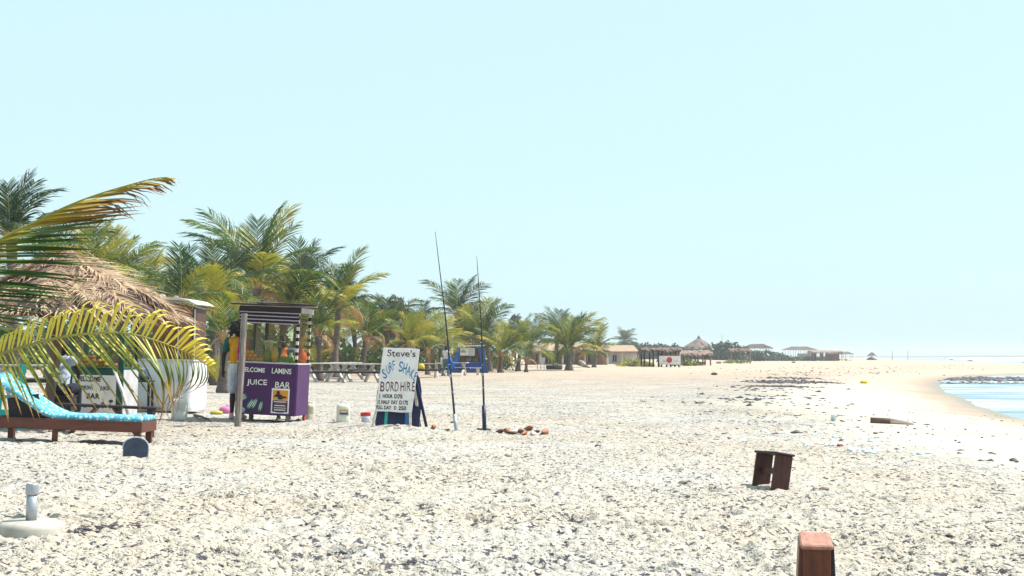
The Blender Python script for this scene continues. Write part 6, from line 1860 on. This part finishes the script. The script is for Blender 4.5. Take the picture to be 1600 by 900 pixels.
# lone thatch parasol
p = G(1362.5, 562.5); k = p.y / FPX
tp = empty("thatch_parasol", p, "lone thatched parasol far out by the shoreline", "parasol")
H = 12 * k; RR = 7 * k
mb = MB(); mb.tube([(0, 0, -.2), (0, 0, H * .8)], [.12, .10], 6); mb.build("pole", POLE, tp)
mb = MB(); mb.lathe([(RR, H * .55), (RR * .7, H * .75), (RR * .35, H * .93), (.1, H)], n=14); rf = mb.build("canopy", THATCH, tp)
fr = MB(); rs = random.Random(3)
for i in range(70):
    a = rs.uniform(0, 6.28); ca, sa = math.cos(a), math.sin(a); r0 = RR * rs.uniform(.5, .95); w = .12; zz = H * (1 - .45 * (r0 / RR) ** 1.4) + .05
    fr.add([(r0 * ca - w * sa, r0 * sa + w * ca, zz), (r0 * ca + w * sa, r0 * sa - w * ca, zz), ((r0 + .5) * ca, (r0 + .5) * sa, zz - .5)], [(0, 1, 2)])
fr.build("fringe", TDARK, rf)
for x, h_ in ((-3.2 * k, .5), (2.5 * k, .4), (-1.5 * k, .7)): 
    mb = MB(); mb.ball((x, 0, h_ * .3), (1.2, .6, h_), 8); mb.build("weed_mound", THATCH, tp, True)
for px, t, b_, lb in ((1394, 548, 563, "thin pole standing on the shore right of the far parasol"), (1418.5, 547.5, 562.5, "second thin pole, farther right along the shore")):
    p = G(px, b_); k = p.y / FPX; mb = MB(); mb.tube([(0, 0, -.3), (.05, 0, (b_ - t) * k)], [.07, .05], 6)
    o = mb.build("shore_pole", WOODDARK, loc=p); tag(o, lb, "pole")
# hazy headland beyond the bay
hd = MB(); vs = []
for i in range(61):
    x = 330 + i * 26; h = 1.6 + 3.0 * max(0, mnoise.noise((i * .13, 4, 0)) + .25) * min(1, (60 - i) / 20); vs += [(x, 2250, WL - 1), (x, 2290, h), (x, 2330, WL - 1)]
hd.add(vs, [(i * 3 + j, i * 3 + j + 1, (i + 1) * 3 + j + 1, (i + 1) * 3 + j) for i in range(60) for j in range(2)])
tag(hd.build("headland", FARBUSH, smooth=True), "low blue headland across the water", None, None, "structure")

# ------------------------------------------------------------------ flotsam
p = G(1394, 660); a = G(1360, 661); b_ = G(1428, 664)
dl = empty("driftwood_log", a.lerp(b_, .5), "driftwood log, dark at one end and bleached at the other, on the smooth sand", "log")
o0, o1 = a - dl.location, b_ - dl.location; up = Vector((0, 0, .045)); m_ = o0.lerp(o1, .46)
mb = MB(); mb.tube([o0 + up, m_ + up], [.062, .060], 9); mb.build("dark_end", M("log_dark", (0.20, 0.12, 0.07), (0.05, 0.035, 0.035), scale=4, rough=.9), dl, True)
mb = MB(); mb.tube([m_ + up, m_.lerp(o1, .5) + up * 1.0, o1 + up * .4], [.058, .05, .022], 9); mb.tube([m_.lerp(o1, .5) + up, m_.lerp(o1, .8) + up * 1.8], [.025, .01], 6); mb.build("bleached_end", M("log_pale", (0.58, 0.46, 0.42), (0.42, 0.28, 0.25), scale=4, rough=.9), dl, True)
p = G(1302, 657)
cr2 = empty("plastic_tub", p, "small pale tub lying on the litter strewn sand", "tub", .4, R(10))
mb = MB(); mb.lathe([(.045, 0), (.06, .10), (.065, .105), (.056, .10), (.04, .02)], n=12); mb.build("tub", PLASTIC, cr2, True)
for px, py, m_, s, nm, lb, ct in ((1312, 697, M("red_scrap", (0.35, 0.08, 0.05)), .03, "red_scrap", "red scrap among the pale blue litter", "scrap"), (1350, 599, M("yellow_float", (0.8, 0.55, 0.03)), .15, "fishing_float", "yellow float lying on the far smooth sand", "float"),
                                  (1116, 586, WOODDARK, .16, "dark_clump", "dark clump on the mid beach below the conical roof", "clump"), (1240, 567, WOODDARK, .25, "dark_rock", "dark rock on the beach before the far shelters", "rock"), (1288, 767, M("stone_brown", (0.22, 0.16, 0.13), (0.12, 0.1, 0.09), scale=9), .035, "pebble", "brown pebble right of the dark stool", "pebble"),
                                  (1123, 568, WOODGREY, .3, "sand_sled", "small dark pile on the sand right of the long pale shelter", "pile")):
    p = G(px, py); mb = MB(); mb.ball((0, 0, s * .4), (s * 1.3, s, s * .6), 10); mb.ball((s * .7, .1 * s, s * .5), (s * .6, s * .6, s * .5), 8)
    for i, v in enumerate(mb.v): mb.v[i] = tuple(Vector(v) * (1 + .25 * mnoise.noise(Vector(v) / s * 1.7 + Vector((px, 0, 0)))))
    o = mb.build(nm, m_, loc=p, smooth=False); tag(o, lb, ct)

# ------------------------------------------------------------------ the air
hz_mat = bpy.data.materials.new("haze"); hz_mat.use_nodes = True
nt = hz_mat.node_tree; nt.nodes.clear()
ho = nt.nodes.new("ShaderNodeOutputMaterial"); hv = nt.nodes.new("ShaderNodeVolumePrincipled")
hv.inputs["Color"].default_value = (0.97, 0.985, 1.0, 1)
hv.inputs["Density"].default_value = 0.0005
hv.inputs["Anisotropy"].default_value = 0.0
nt.links.new(hv.outputs[0], ho.inputs["Volume"])
mb = MB(); mb.box((0, 1260, 5.5), (40000 / 2.5, 2800, 18))
tag(mb.build("haze", hz_mat), "thin sea haze", None, None, "stuff")
